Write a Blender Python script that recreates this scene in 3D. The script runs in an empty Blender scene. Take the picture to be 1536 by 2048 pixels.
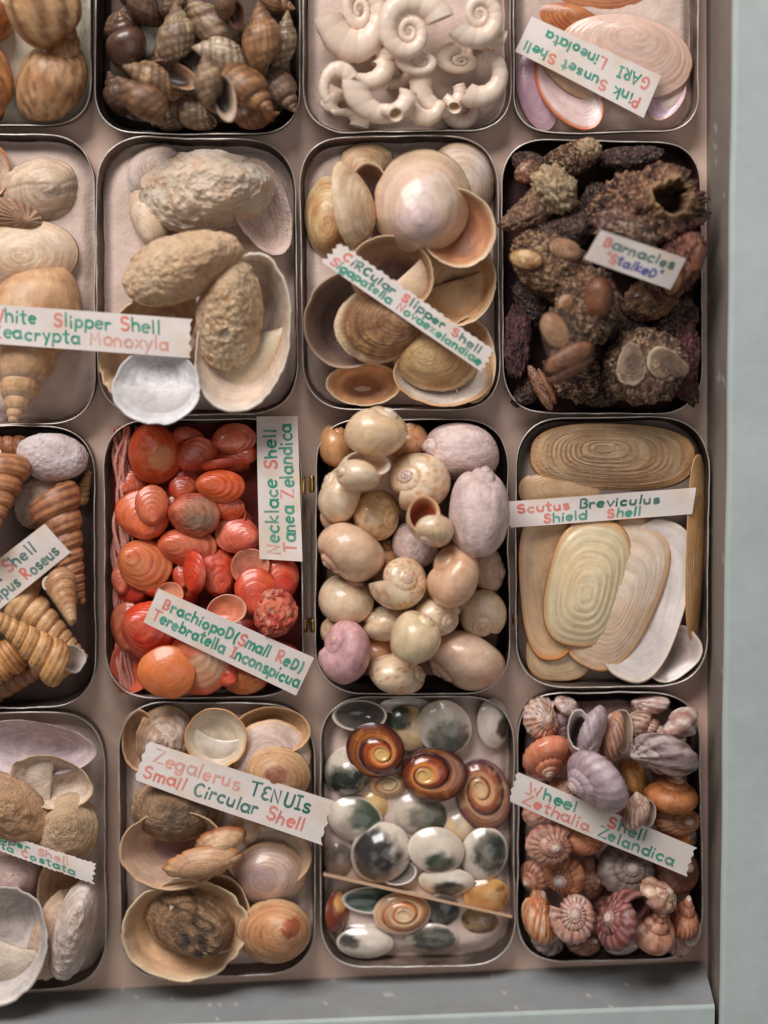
import bpy, math, random
import numpy as np
from mathutils import Matrix, Vector, Euler

SC = bpy.context.scene
COL = SC.collection
RAD = math.radians

# ------------------------------------------------------------------ camera, light, exposure
S = 0.0002                       # metres per photograph pixel in the plane of the tin rims
FZ = 0.0115                       # height of the case floor
ZR = 0.022                       # height of the tin rims
DIST = 0.70
TILT = RAD(5.0)
LENS = 50.0
cam_d = bpy.data.cameras.new('camera')
cam = bpy.data.objects.new('camera', cam_d)
COL.objects.link(cam)
cam_d.sensor_fit = 'HORIZONTAL'
cam_d.sensor_width = LENS * 1536 * S / DIST
cam_d.lens = LENS
cam.rotation_euler = (-TILT, 0, 0)       # looks down, leaning towards the near (lower) end of the case
CAM_R = Euler((-TILT, 0, 0)).to_matrix()
cam.location = Vector((0, 0, ZR)) + CAM_R @ Vector((0, 0, DIST))
cam_d.clip_start = 0.01
cam_d.clip_end = 20
cam_d.dof.use_dof = True
cam_d.dof.focus_distance = DIST - 0.005
cam_d.dof.aperture_fstop = 1.9
SC.camera = cam

world = bpy.data.worlds.new("World")
SC.world = world
world.use_nodes = True
wb = world.node_tree.nodes['Background']
wb.inputs[0].default_value = (0.96, 0.92, 0.90, 1)
wb.inputs[1].default_value = 0.10

def area(name, loc, target, sx, sy, power, color):
    l = bpy.data.lights.new(name, 'AREA')
    l.shape = 'RECTANGLE'
    l.size = sx
    l.size_y = sy
    l.energy = power
    l.color = color
    o = bpy.data.objects.new(name, l)
    COL.objects.link(o)
    o.location = loc
    o.rotation_euler = (Vector(target) - Vector(loc)).to_track_quat('-Z', 'Y').to_euler()
    return o

area('window_light', (-0.48, 1.10, 0.92), (0.0, -0.02, 0), 1.05, 0.65, 25.0, (1.0, 0.962, 0.945))
area('fill_light', (0.5, -0.3, 1.6), (0, 0, 0), 1.2, 1.2, 3.5, (1.0, 0.96, 0.93))  # unseen fill lamp added overhead to brighten the shaded sides
SC.view_settings.view_transform = 'Standard'
SC.view_settings.look = 'None'
SC.view_settings.exposure = 0.0
SC.view_settings.gamma = 1.0
SC.view_settings.use_curve_mapping = False
SC.render.engine = 'CYCLES'
SC.cycles.use_denoising = True
SC.cycles.max_bounces = 6
SC.cycles.diffuse_bounces = 3
SC.cycles.glossy_bounces = 3
SC.cycles.caustics_reflective = False
SC.cycles.caustics_refractive = False

# ------------------------------------------------------------------ helpers
CAM_P = np.array(cam.location)
CAM_M = np.array(CAM_R)
def at(px, py, z):
    """world point at height z that stands at photograph position (px, py)"""
    d = CAM_M @ np.array([(px - 768) * S, (1024 - py) * S, -DIST])
    k = (z - CAM_P[2]) / d[2]
    return CAM_P + d * k

def lin(c):
    c = np.asarray(c, float) / 255.0
    return np.where(c <= 0.04045, c / 12.92, ((c + 0.055) / 1.055) ** 2.4)

GAIN = 1.42
def C(r, g, b):
    """base colour of something that reads about (r, g, b) under this light"""
    c = lin((r, g, b)) * GAIN
    return np.maximum(c * min(1.0, .84 / c.max()), .003)

def _hash(ix, iy, iz, seed):
    n = (ix * 374761393 + iy * 668265263 + iz * 2147483647 + seed * 974634777) & 0xffffffff
    n = ((n ^ (n >> 13)) * 1274126177) & 0xffffffff
    n = n ^ (n >> 16)
    return (n & 0xffff) / 65535.0
def noise(P, f, seed=0):
    """value noise 0..1 at points P (...,3)"""
    Q = np.asarray(P, float) * f + 100.37
    i = np.floor(Q).astype(np.int64)
    w = Q - i
    w = w * w * (3 - 2 * w)
    r = 0
    for dx in (0, 1):
        for dy in (0, 1):
            for dz in (0, 1):
                h = _hash(i[..., 0] + dx, i[..., 1] + dy, i[..., 2] + dz, seed)
                r = r + h * (w[..., 0] if dx else 1 - w[..., 0]) * (w[..., 1] if dy else 1 - w[..., 1]) * (w[..., 2] if dz else 1 - w[..., 2])
    return r
def fbm(P, f, seed=0, o=3):
    r, a, t = 0, 1.0, 0
    for k in range(o):
        r = r + a * noise(P, f * 2.03 ** k, seed + k * 17)
        t += a
        a *= 0.55
    return r / t
def mixc(a, b, f):
    f = np.clip(f, 0, 1)[..., None]
    return a * (1 - f) + np.asarray(b) * f
def sstep(a, b, x):
    t = np.clip((x - a) / (b - a), 0, 1)
    return t * t * (3 - 2 * t)

# ------------------------------------------------------------------ materials
def shell_mat(name, rough=0.45, coat=0.0, bump=0.25, scale=900, grain=0.25, dist=0.0006, sub=0.0, grow=0.0):
    m = bpy.data.materials.new(name)
    m.use_nodes = True
    nt = m.node_tree
    b = nt.nodes['Principled BSDF']
    at_ = nt.nodes.new('ShaderNodeVertexColor')
    at_.layer_name = 'col'
    tc = nt.nodes.new('ShaderNodeTexCoord')
    mp = nt.nodes.new('ShaderNodeMapping')
    mp.inputs['Scale'].default_value = (1, 1, 1)
    n1 = nt.nodes.new('ShaderNodeTexNoise')
    n1.inputs['Scale'].default_value = scale
    n1.inputs['Detail'].default_value = 5
    n1.inputs['Roughness'].default_value = 0.65
    n2 = nt.nodes.new('ShaderNodeTexNoise')
    n2.inputs['Scale'].default_value = scale * 0.27
    n2.inputs['Detail'].default_value = 3
    nt.links.new(tc.outputs['Object'], mp.inputs[0])
    nt.links.new(mp.outputs[0], n1.inputs['Vector'])
    nt.links.new(mp.outputs[0], n2.inputs['Vector'])
    ad = nt.nodes.new('ShaderNodeMath')
    ad.operation = 'ADD'
    nt.links.new(n1.outputs[0], ad.inputs[0])
    nt.links.new(n2.outputs[0], ad.inputs[1])
    mr = nt.nodes.new('ShaderNodeMapRange')
    mr.inputs['From Min'].default_value = 0.6
    mr.inputs['From Max'].default_value = 1.4
    mr.inputs['To Min'].default_value = 1 - grain
    mr.inputs['To Max'].default_value = 1 + grain * 0.6
    nt.links.new(ad.outputs[0], mr.inputs[0])
    fac = mr.outputs[0]
    hgt = ad.outputs[0]
    if grow:
        ga = nt.nodes.new('ShaderNodeAttribute')
        ga.attribute_name = 'grow'
        n3 = nt.nodes.new('ShaderNodeTexNoise')
        n3.inputs['Scale'].default_value = 1.0
        n3.inputs['Detail'].default_value = 4
        n3.inputs['Roughness'].default_value = 0.6
        nt.links.new(ga.outputs['Vector'], n3.inputs['Vector'])
        m3 = nt.nodes.new('ShaderNodeMapRange')
        m3.inputs['From Min'].default_value = 0.3
        m3.inputs['From Max'].default_value = 0.62
        m3.inputs['To Min'].default_value = 1 - grow
        m3.inputs['To Max'].default_value = 1.06
        nt.links.new(n3.outputs[0], m3.inputs[0])
        mm = nt.nodes.new('ShaderNodeMath')
        mm.operation = 'MULTIPLY'
        nt.links.new(fac, mm.inputs[0])
        nt.links.new(m3.outputs[0], mm.inputs[1])
        fac = mm.outputs[0]
        ah = nt.nodes.new('ShaderNodeMath')
        ah.operation = 'MULTIPLY_ADD'
        ah.inputs[1].default_value = 1.6
        nt.links.new(n3.outputs[0], ah.inputs[0])
        nt.links.new(hgt, ah.inputs[2])
        hgt = ah.outputs[0]
    mx = nt.nodes.new('ShaderNodeVectorMath')
    mx.operation = 'SCALE'
    nt.links.new(at_.outputs[0], mx.inputs[0])
    nt.links.new(fac, mx.inputs['Scale'])
    nt.links.new(mx.outputs[0], b.inputs['Base Color'])
    b.inputs['Roughness'].default_value = rough
    b.inputs['Coat Weight'].default_value = coat
    b.inputs['Coat Roughness'].default_value = 0.10
    if sub:
        b.inputs['Subsurface Weight'].default_value = sub
        b.inputs['Subsurface Radius'].default_value = (1.0, 0.6, 0.4)
        b.inputs['Subsurface Scale'].default_value = 0.0015
    if bump:
        bp = nt.nodes.new('ShaderNodeBump')
        bp.inputs['Strength'].default_value = bump
        bp.inputs['Distance'].default_value = dist
        nt.links.new(hgt, bp.inputs['Height'])
        nt.links.new(bp.outputs[0], b.inputs['Normal'])
    return m

M = dict(
    gloss=shell_mat('polished_shell', 0.36, 0.55, 0.22, 450, 0.16, .0006, 0, .20),
    glaze=shell_mat('glazed_shell', 0.22, 1.0, 0.10, 400, 0.10, .0004, 0, .10),
    porcelain=shell_mat('porcelain_shell', 0.38, 0.15, 0.10, 400, 0.06, .0004, .25, .05),
    satin=shell_mat('satin_shell', 0.46, 0.10, 0.35, 600, 0.20, .0006, 0, .30),
    matte=shell_mat('dull_shell', 0.62, 0.0, 0.6, 600, 0.26, .0010, 0, .30),
    chalk=shell_mat('chalky_shell', 0.85, 0.0, 1.0, 640, 0.16, .0012, 0, .12),
    crust=shell_mat('encrusted_shell', 0.42, 0.0, 1.0, 700, 0.6, .0018),
    wet=shell_mat('dark_horny_plate', 0.34, 0.25, 0.4, 600, 0.35, .0006, 0, .3),
    paper=shell_mat('label_card', 0.85, 0.0, 0.12, 900, 0.06),
    ink=shell_mat('felt_pen_ink', 0.7, 0.0, 0.0, 900, 0.30),
    cotton=shell_mat('cotton_padding', 0.95, 0.0, 0.8, 330, 0.14),
    paint=shell_mat('painted_wood', 0.55, 0.0, 0.25, 130, 0.11),
    rust=shell_mat('rusty_tin_plate', 0.50, 0.0, 0.4, 400, 0.40),
)
def metal(name, color, rough):
    m = bpy.data.materials.new(name)
    m.use_nodes = True
    nt = m.node_tree
    b = nt.nodes['Principled BSDF']
    n = nt.nodes.new('ShaderNodeTexNoise')
    n.inputs['Scale'].default_value = 130
    n.inputs['Detail'].default_value = 6
    tc = nt.nodes.new('ShaderNodeTexCoord')
    nt.links.new(tc.outputs['Object'], n.inputs['Vector'])
    cr = nt.nodes.new('ShaderNodeValToRGB')
    cr.color_ramp.elements[0].position = 0.38
    cr.color_ramp.elements[0].color = (*[c * 0.35 for c in color], 1)
    cr.color_ramp.elements[1].position = 0.60
    cr.color_ramp.elements[1].color = (*color, 1)
    nt.links.new(n.outputs[0], cr.inputs[0])
    nt.links.new(cr.outputs[0], b.inputs['Base Color'])
    b.inputs['Metallic'].default_value = 1.0
    b.inputs['Roughness'].default_value = rough
    return m
M['rim'] = metal('bright_tin_edge', (0.86, 0.80, 0.74), 0.35)
for n_ in M['rim'].node_tree.nodes:
    if n_.type == 'VALTORGB':
        n_.color_ramp.elements[0].color = (.55, .48, .42, 1)
    if n_.type == 'BSDF_PRINCIPLED':
        n_.inputs['Metallic'].default_value = .55
M['tin'] = metal('tarnished_tin_plate', (0.30, 0.25, 0.22), 0.42)
M['brass'] = metal('brass', (0.80, 0.50, 0.14), 0.3)

# ------------------------------------------------------------------ meshes
def raw_mesh(name, V, F, cols, mat, smooth=True, grow=None):
    me = bpy.data.meshes.new(name)
    me.from_pydata([tuple(v) for v in V], [], F)
    a = me.color_attributes.new('col', 'FLOAT_COLOR', 'POINT')
    c = np.ones((len(V), 4), np.float32)
    c[:, :3] = cols
    a.data.foreach_set('color', c.ravel())
    if grow is not None:
        ga = me.attributes.new('grow', 'FLOAT_VECTOR', 'POINT')
        ga.data.foreach_set('vector', np.ascontiguousarray(grow, np.float32).ravel())
    if smooth:
        me.polygons.foreach_set('use_smooth', [True] * len(F))
    me.materials.append(M[mat])
    me.update()
    return me
def add(name, me, loc=(0, 0, 0), parent=None):
    o = bpy.data.objects.new(name, me)
    COL.objects.link(o)
    o.location = loc
    if parent is not None:
        o.parent = parent
    return o
def tag(o, label, cat, group=None):
    o['label'] = label
    o['category'] = cat
    if group:
        o['group'] = group
    return o
def grid_faces(nu, nv, wrap=True, off=0):
    F = []
    for i in range(nu - 1):
        for j in range(nv if wrap else nv - 1):
            k = (j + 1) % nv
            F.append((off + i * nv + j, off + (i + 1) * nv + j, off + (i + 1) * nv + k, off + i * nv + k))
    return F

class Piece:
    """one mesh of a shell: points (n,3), faces, colours (n,3), material, part name (None = the body)"""
    def __init__(s, P, F, Cc, mat, part=None, grow=None):
        s.G = np.zeros((P.size // 3, 3)) if grow is None else grow.reshape(-1, 3)
        s.P, s.F, s.C, s.mat, s.part = P.reshape(-1, 3), F, np.broadcast_to(Cc, P.shape).reshape(-1, 3), mat, part

# ------------------------------------------------------------------ height map that lets each shell settle on what lies below it
HC = 0.0012
HX0, HY0 = -0.26, -0.27
HN, HM = int(0.52 / HC), int(0.54 / HC)
H = np.full((HN, HM), FZ)
def cells(P):
    i = np.clip(((P[:, 0] - HX0) / HC).astype(int), 0, HN - 1)
    j = np.clip(((P[:, 1] - HY0) / HC).astype(int), 0, HM - 1)
    return i * HM + j
def settle(P, q=0.94):
    c = cells(P)
    u, inv = np.unique(c, return_inverse=True)
    low = np.full(len(u), 1e9)
    np.minimum.at(low, inv, P[:, 2])
    return np.quantile(H.ravel()[u] - low, q)
def occupy(P):
    np.maximum.at(H.ravel(), cells(P), P[:, 2])

TINS = {}
CUR = [None]
def rotm(rot, tilt, spin):
    return np.array(Matrix.Rotation(RAD(rot), 3, 'Z') @ Matrix.Rotation(RAD(tilt), 3, 'Y') @ Matrix.Rotation(RAD(spin), 3, 'Z'))
def rotcap(rot, pitch, roll):
    return np.array(Matrix.Rotation(RAD(rot), 3, 'Z') @ Matrix.Rotation(RAD(pitch), 3, 'Y') @ Matrix.Rotation(RAD(roll), 3, 'X'))

def place(name, pieces, R, box, label, cat, group, q=0.94, lift=0.0, over=False, zs=1.0, zfix=None):
    """turn, size (box = x0, y0, x1, y1 in the photograph), let it settle, link it"""
    x0, y0, x1, y1 = box
    allP = np.concatenate([p.P for p in pieces]) @ R.T
    lo, hi = allP.min(0), allP.max(0)
    mid = (lo + hi) / 2
    ext = hi - lo
    zc = 0.020
    for it in range(3):
        a, b = at(x0, y1, zc), at(x1, y0, zc)
        sx, sy = (b[0] - a[0]) / ext[0], (b[1] - a[1]) / ext[1]
        sz = math.sqrt(sx * sy) * zs
        k = np.array([sx, sy, sz])
        ctr = (a + b) / 2
        Q = (allP - mid) * k
        half = ext * k / 2
        cx, cy = ctr[0], ctr[1]
        t = TINS.get(CUR[0])
        if t is not None and not over:
            wx0, wy0, wx1, wy1 = t['inner']
            cx = min(max(cx, wx0 + half[0]), wx1 - half[0]) if 2 * half[0] < wx1 - wx0 else cx
            cy = min(max(cy, wy0 + half[1]), wy1 - half[1]) if 2 * half[1] < wy1 - wy0 else cy
        Q2 = Q + np.array([cx, cy, 0])
        zc = (settle(Q2, q) + lift) if zfix is None else zfix
    Q2[:, 2] += zc
    occupy(Q2)
    org = np.array([cx, cy, zc])
    root = None
    n = 0
    bodies = [p for p in pieces if p.part is None]
    parts = [p for p in pieces if p.part is not None]
    for p in bodies + parts:
        V = ((p.P @ R.T) - mid) * k
        me = raw_mesh(name, V, p.F, p.C, p.mat, True, p.G)
        if p.part is None:
            root = add(name, me, org)
            tag(root, label, cat, group)
        else:
            add(p.part, me, (0, 0, 0), root)
    return root

# ------------------------------------------------------------------ coiled shells
def coil(n=4.0, W=2.4, rc=.45, a=.55, b=.6, T=.5, foot=1.0, ribs=(0, 0), cords=(0, 0), t0=0.0, nphi=32, per=44,
         c0=(200, 165, 130), c1=(180, 140, 110), nz=3.0, apex=None, apexr=(.10, .30), suture=None, flames=None, bands=None,
         spots=None, lump=0.0, mat='gloss', mouth=(150, 90, 60), deep=None, septa=0, seed=1, shoulder=0.0, cover=None, round_=0.0, gk=4.5, sqx=1.0):
    tm = n * 2 * math.pi
    nt_ = int((n - t0) * per)
    t = np.linspace(t0 * 2 * math.pi, tm, nt_)
    ph = np.linspace(0, 2 * math.pi, nphi, endpoint=False)
    tt, pp = np.meshgrid(t, ph, indexing='ij')
    def surf(tt, pp, k=1.0):
        e = (tt - tm) / (2 * math.pi)
        if round_:
            q_ = np.clip((e + .75) / .75, 0, None)
            e = np.where(q_ > 0, -.75 + .75 * (q_ - round_ * q_ * q_ / 2), e)
            e = e - (-.75 + .75 * (1 - round_ / 2))
        s = W ** e
        mod = k * np.ones_like(tt)
        if ribs[0]:
            mod = mod * (1 + ribs[1] * np.sin(ribs[0] * tt + 0.6 * np.sin(2 * pp)))
        if cords[0]:
            mod = mod * (1 + cords[1] * np.sin(cords[0] * pp))
        if septa:
            mod = mod * (1 - .05 * np.abs(np.cos(septa * tt / 2)) ** 14)
        sn = np.sin(pp)
        bb = np.where(sn < 0, b * foot, b)
        if shoulder:
            mod = mod * (1 + shoulder * np.exp(-((pp - .9) / .35) ** 2))
        cp = np.cos(pp)
        r = rc + a * np.sign(cp) * np.abs(cp) ** sqx * mod
        z = -T + bb * sn * mod
        return np.stack([s * r * np.cos(tt - tm), -s * r * np.sin(tt - tm), s * z], -1), s
    P, s = surf(tt, pp)
    if t0 == 0 or True:
        cen = P[0].mean(0)
        P[0] = cen
    if lump:
        P = P * (1 + lump * (fbm(P, 4, seed + 5)[..., None] - .5))
    f = fbm(P, nz, seed)
    col = mixc(np.broadcast_to(C(*c0), P.shape), C(*c1), sstep(.35, .7, f))
    if bands:
        k, cc, st = bands
        g = .5 + .5 * np.sin(k * pp + .7 * noise(P, 5, seed + 3))
        col = mixc(col, C(*cc), st * sstep(.45, .8, g) * (.5 + .8 * noise(P, 6, seed + 9)))
    if flames:
        k, cc, st = flames
        g = .5 + .5 * np.sin(k * tt + 1.6 * np.sin(pp * 1.0 + .4) + 2.4 * noise(P, 3, seed + 4))
        col = mixc(col, C(*cc), st * sstep(.5, .75, g) * (.35 + 1.0 * noise(P, 9, seed + 2)))
    if spots:
        f_, cc, st = spots
        col = mixc(col, C(*cc), st * sstep(.66, .76, noise(P * (1, 1, 1.6), f_, seed + 6)))
    if suture:
        d = np.minimum(np.abs((pp - suture[1] + math.pi) % (2 * math.pi) - math.pi), 9)
        col = mixc(col, C(*suture[0]), .85 * np.exp(-(d / .26) ** 2) * (1 - sstep(.55, .95, s)))
    if apex:
        col = mixc(col, C(*apex), 1 - sstep(apexr[0], apexr[1], s))
    if cover:
        col = mixc(col, C(*cover[0]), cover[1] * sstep(.5, .62, fbm(P, 2.2, seed + 30)))
    gr = np.stack([tt * gk, np.cos(pp) * 1.3 + seed * 3.1, np.sin(pp) * 1.3], -1)
    body = Piece(P, grid_faces(nt_, nphi), col, mat, None, gr)
    # mouth: a lip and an inner wall that runs back into the last whorl
    dl = [0, 0, .05, .25, .5, .8, 1.1, 1.3]
    ks = [1.0, .90, .87, .84, .78, .70, .55, .02]
    G, gc = [], []
    md = C(*mouth)
    dd = C(*(deep or mouth))
    for d, k in zip(dl, ks):
        p, _ = surf(np.full(nphi, tm - d), ph, k)
        G.append(p)
        gc.append(np.broadcast_to(md + (dd - md) * min(1, d / .6), (nphi, 3)))
    G = np.array(G)
    if lump:
        G = G * (1 + lump * (fbm(G, 4, seed + 5)[..., None] - .5))
    inner = Piece(G, grid_faces(len(dl), nphi), np.array(gc), mat, 'aperture')
    return [body, inner]

# ------------------------------------------------------------------ caps, valves, discs
def cap(L=1.0, Wd=.75, h=.25, ax=0.0, ay=0.0, egg=0.0, sq=2.0, p=2.0, th=.025, ridge=(0, 0), rays=(0, 0), lump=(0, 0), wob=0.0, bend=0.0,
        c0=(200, 170, 145), c1=(180, 145, 120), nz=4.0, rings=None, rayc=None, patch=None, edge=None, spiral=None, inner=(200, 180, 165),
        inner2=None, flat=None, mat='satin', shelf=None, shelfc=(225, 212, 200), seed=1, nphi=72, nu=30, beak=None, spots=None, hole=None, cracks=None, sdark=.0, stain=None, gk=16.0):
    u = np.linspace(0, 1, nu) ** .85
    ph = np.linspace(0, 2 * math.pi, nphi, endpoint=False)
    uu, pp = np.meshgrid(u, ph, indexing='ij')
    cs, sn = np.cos(pp), np.sin(pp)
    ox = .5 * L * np.sign(cs) * np.abs(cs) ** (2 / sq)
    oy = .5 * Wd * np.sign(sn) * np.abs(sn) ** (2 / sq) * (1 + egg * cs)
    if wob:
        ring = np.stack([np.cos(pp), np.sin(pp), 0 * pp], -1)
        chp = sstep(.60, .72, noise(ring, 5.5, seed + 43)) * (.5 + noise(ring, 17, seed + 44))
        wv = 1 + wob * ((fbm(ring, 2.2, seed + 40, 5) - .5) * 2.2 - .55 * chp) * uu ** 2.5
        ox, oy = ox * wv, oy * wv
    def shape(k, hh, sgn):
        x = (ax * L) * (1 - uu) + ox * uu * k
        y = (ay * Wd) * (1 - uu) + oy * uu * k
        z = hh * (1 - uu ** p)
        if ridge[0]:
            z = z + sgn * ridge[1] * (.6 + .8 * noise(np.stack([uu * 7, 0 * uu, 0 * uu], -1), 1, seed + 15)) * np.sin(2 * math.pi * ridge[0] * uu + 5 * noise(np.stack([uu * 5, 0 * uu, 0 * uu], -1), 1, seed + 16) + 1.5 * noise(np.stack([x, y, 0 * x], -1), 3, seed + 8)) * sstep(0.02, .2, uu)
        if rays[0]:
            z = z + sgn * rays[1] * np.sin(rays[0] * pp) * uu
        if beak and sgn > 0:
            z = z + beak * np.exp(-(uu / .22) ** 2)
        if bend:
            z = z + bend * (x / L * 2) ** 2
        return np.stack([x, y, z], -1)
    O = shape(1.0, h, 1.0)
    I = shape(1.0 - 1.6 * th, (max(h - th, .002) if h > 0 else h - th), .4 if not flat else 1.0)
    if lump[0]:
        O[..., 2] += lump[1] * (fbm(O, lump[0], seed + 11, 4) - .5) * 2
        O[..., :2] *= 1 + .3 * lump[1] * (fbm(O, lump[0] * .7, seed + 12)[..., None] - .5)
    X = np.stack([O[..., 0] / L, O[..., 1] / L, 0 * pp], -1)
    f = fbm(X, nz, seed)
    col = mixc(np.broadcast_to(C(*c0), O.shape), C(*c1), sstep(.35, .68, f))
    if rings:
        k, cc, st = rings
        U1 = np.stack([uu * 6, 0 * uu, 0 * uu], -1)
        wv_ = noise(X, 4, seed + 8) + 3.2 * noise(U1, 1, seed + 14)
        g = .5 + .5 * np.sin(2 * math.pi * k * uu + 2.2 * wv_)
        gf = .5 + .5 * np.sin(2 * math.pi * k * 2.6 * uu + 3.1 * wv_)
        br_ = noise(X, 7, seed + 2)
        col = mixc(col, C(*cc), st * sstep(.45, .9, g) * (.15 + 1.1 * br_))
        col = mixc(col, C(*cc), .45 * st * sstep(.4, .9, gf) * (1.1 - br_))
        col = mixc(col, C(*cc), .35 * st * sstep(.5, .75, fbm(X, 3, seed + 77)))
    if rayc:
        k, cc, st = rayc
        g = .5 + .5 * np.sin(k * pp + 2.0 * noise(X, 5, seed + 3))
        col = mixc(col, C(*cc), st * sstep(.4, .8, g) * sstep(.05, .4, uu))
    if spiral:
        W_, cols_, groove = spiral
        q = np.log(np.maximum(uu, .03)) / math.log(W_) - pp / (2 * math.pi)
        fr = q - np.floor(q)
        wob_ = .12 * (noise(X, 9, seed + 5) - .5)
        a_, b_, c_ = [C(*v) for v in cols_]
        sc = mixc(mixc(np.broadcast_to(a_, O.shape), b_, sstep(.30, .62, fr + wob_)), c_, sstep(.80, .93, fr + wob_))
        sc = mixc(sc, c_, .8 * (1 - sstep(0, .10, fr)))
        stri = .5 + .5 * np.sin(60 * uu + 8 * noise(X, 5, seed + 18) - 3 * pp)
        sc = mixc(sc, c_, .45 * sstep(.5, .9, stri) * sstep(.3, .6, uu))
        sc = mixc(sc, c_, sdark * sstep(.42, .8, uu + .25 * (fbm(X, 4, seed + 19) - .5)))
        sc = mixc(sc, np.minimum(a_ * 1.5, .8), .35 * sstep(.6, .72, fbm(X, 7, seed + 20)))
        col = mixc(sc, C(*c0), 1 - sstep(.20, .34, uu))
        O[..., 2] += groove * np.sin(fr * math.pi) ** .5 * sstep(.05, .3, uu)
    if patch:
        for (qx, qy, rr, cc) in patch:
            d = np.hypot(X[..., 0] - qx, (X[..., 1] - qy)) / rr + .7 * (fbm(X, 8, seed + 21) - .5)
            col = mixc(col, C(*cc), .97 * (1 - sstep(.66, 1.12, d)))
    if stain:
        f_, cc, st = stain
        col = mixc(col, C(*cc), st * sstep(.46, .66, fbm(X, f_, seed + 46, 4)))
    if spots:
        f_, cc, st = spots
        col = mixc(col, C(*cc), st * sstep(.62, .74, noise(X, f_, seed + 6)))
    if cracks:
        f_, cc, st = cracks
        q = np.abs(fbm(X * np.array([.35, 1, 1]), f_, seed + 66) - .5)
        col = mixc(col, C(*cc), st * (1 - sstep(.0, .035, q)))
        O[..., 2] -= .012 * (1 - sstep(.0, .04, q))
    if edge:
        col = mixc(col, C(*edge), sstep(.86, .97, uu + .06 * (noise(X, 6, seed + 31) - .5)))
    icol = np.broadcast_to(C(*inner), O.shape)
    if inner2:
        icol = mixc(icol, C(*inner2[0]), inner2[2] * (1 - sstep(inner2[1] * .5, inner2[1], uu + .25 * (fbm(X, 4, seed + 50) - .5))))
    icol = mixc(icol, icol * .82, sstep(.4, .7, fbm(X, 5, seed + 51)))
    if patch and flat:
        icol = col
    if hole:
        qx, qy, rr = hole
        d = np.hypot(X[..., 0] - qx, X[..., 1] - qy) / rr
        O[..., 2] -= .16 * (1 - sstep(.6, 1.1, d))
        col = mixc(col, C(95, 55, 35), 1 - sstep(.6, 1.0, d))
    if edge:
        icol = mixc(icol, C(*edge), sstep(.90, .99, uu))
    P = np.concatenate([O, I[::-1]], 0)
    Cc = np.concatenate([col, icol[::-1]], 0)
    gr = np.stack([uu * gk, np.cos(pp) * .9 + seed * 3.1, np.sin(pp) * .9], -1)
    gr = np.concatenate([gr, gr[::-1] * (.5, 1, 1)], 0)
    out = [Piece(P, grid_faces(2 * nu, nphi), Cc, mat, None, gr)]
    if shelf:
        sx, zz, cv = shelf       # free edge position (-.5..+.5 of L), depth (share of h), curve
        ul = (1 - zz) ** (1 / p) * (1 - 1.2 * th)
        nv, nw = 25, 12
        v = np.linspace(-1, 1, nv)
        G = np.zeros((nw, nv, 3))
        for j, vv in enumerate(v):
            ang = math.pi - vv * math.pi * .5 * .98
            bx = .5 * L * ul * np.sign(math.cos(ang)) * abs(math.cos(ang)) ** (2 / sq) + ax * L * (1 - ul)
            by = .5 * Wd * ul * np.sign(math.sin(ang)) * abs(math.sin(ang)) ** (2 / sq) * (1 + egg * math.cos(ang)) + ay * Wd * (1 - ul)
            ex = sx * L + cv * L * (1 - math.cos(vv * math.pi)) * .5 + .05 * L * vv
            ex = max(ex, bx)
            ey = by * .97
            for i in range(nw):
                w = i / (nw - 1)
                G[i, j] = (bx + (ex - bx) * w, by + (ey - by) * w, h * zz - .10 * h * math.sin(w * math.pi) * (1 - vv * vv))
        G2 = G.copy()
        G2[..., 2] += th * .8
        GG = np.concatenate([G, G2[::-1]], 0)
        sc = mixc(np.broadcast_to(C(*shelfc), GG.shape), C(*shelfc) * .8, sstep(.4, .7, fbm(GG, 5, seed + 60)))
        out.append(Piece(GG, grid_faces(2 * nw, nv, False), sc, mat, 'inner_shelf'))
    return out

# ------------------------------------------------------------------ rough lumps
def lumpy(L=1.0, a=.6, b=.5, rough=.25, f=3.0, c0=(110, 85, 65), c1=(60, 40, 32), c2=(165, 140, 112), c2t=.62, mat='crust', seed=1, taper=0.0, hollow=None, nu=56, nv=72, bend=0.0):
    th = np.linspace(0, math.pi, nu)
    ph = np.linspace(0, 2 * math.pi, nv, endpoint=False)
    tt, pp = np.meshgrid(th, ph, indexing='ij')
    D = np.stack([np.cos(tt), np.sin(tt) * np.cos(pp), np.sin(tt) * np.sin(pp)], -1)
    r = 1 + rough * 2 * (fbm(D, f, seed, 4) - .5) + rough * .5 * (noise(D, f * 6, seed + 3) - .5)
    P = D * r[..., None] * np.array([L / 2, a / 2, b / 2])
    k = 1 - taper * (D[..., 0] * .5 + .5)
    P[..., 1] *= k
    P[..., 2] *= k
    if bend:
        P[..., 1] += bend * (D[..., 0]) ** 2
    g = fbm(D, f * 1.6, seed + 7, 4)
    col = mixc(np.broadcast_to(C(*c0), P.shape), C(*c1), sstep(.42, .62, g))
    col = mixc(col, C(*c2), .9 * sstep(c2t, c2t + .08, noise(D, f * 7, seed + 9)))
    if hollow:
        hx, hy, rr, rimc, inc = hollow
        q = np.hypot(P[..., 0] - hx, P[..., 1] - hy) / rr + 1.1 * (fbm(D, 4, seed + 21, 4) - .5)
        up = (P[..., 2] > 0)
        dip = np.where(up, 1 - sstep(.5, 1.0, q), 0)
        rim = np.where(up, np.exp(-((q - 1.05) / .22) ** 2), 0)
        P[..., 2] += -.30 * dip + .07 * rim
        col = mixc(col, C(*rimc), .9 * rim * (.6 + .6 * noise(D, 14, seed + 2)))
        col = mixc(col, C(*inc), dip)
    return Piece(P, grid_faces(nu, nv), col, mat)
def moved(pc, R=None, k=1.0, t=(0, 0, 0), part=None):
    P = pc.P * np.asarray(k)
    if R is not None:
        P = P @ R.T
    return Piece(P + np.asarray(t), pc.F, pc.C, pc.mat, part, pc.G)
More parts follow.
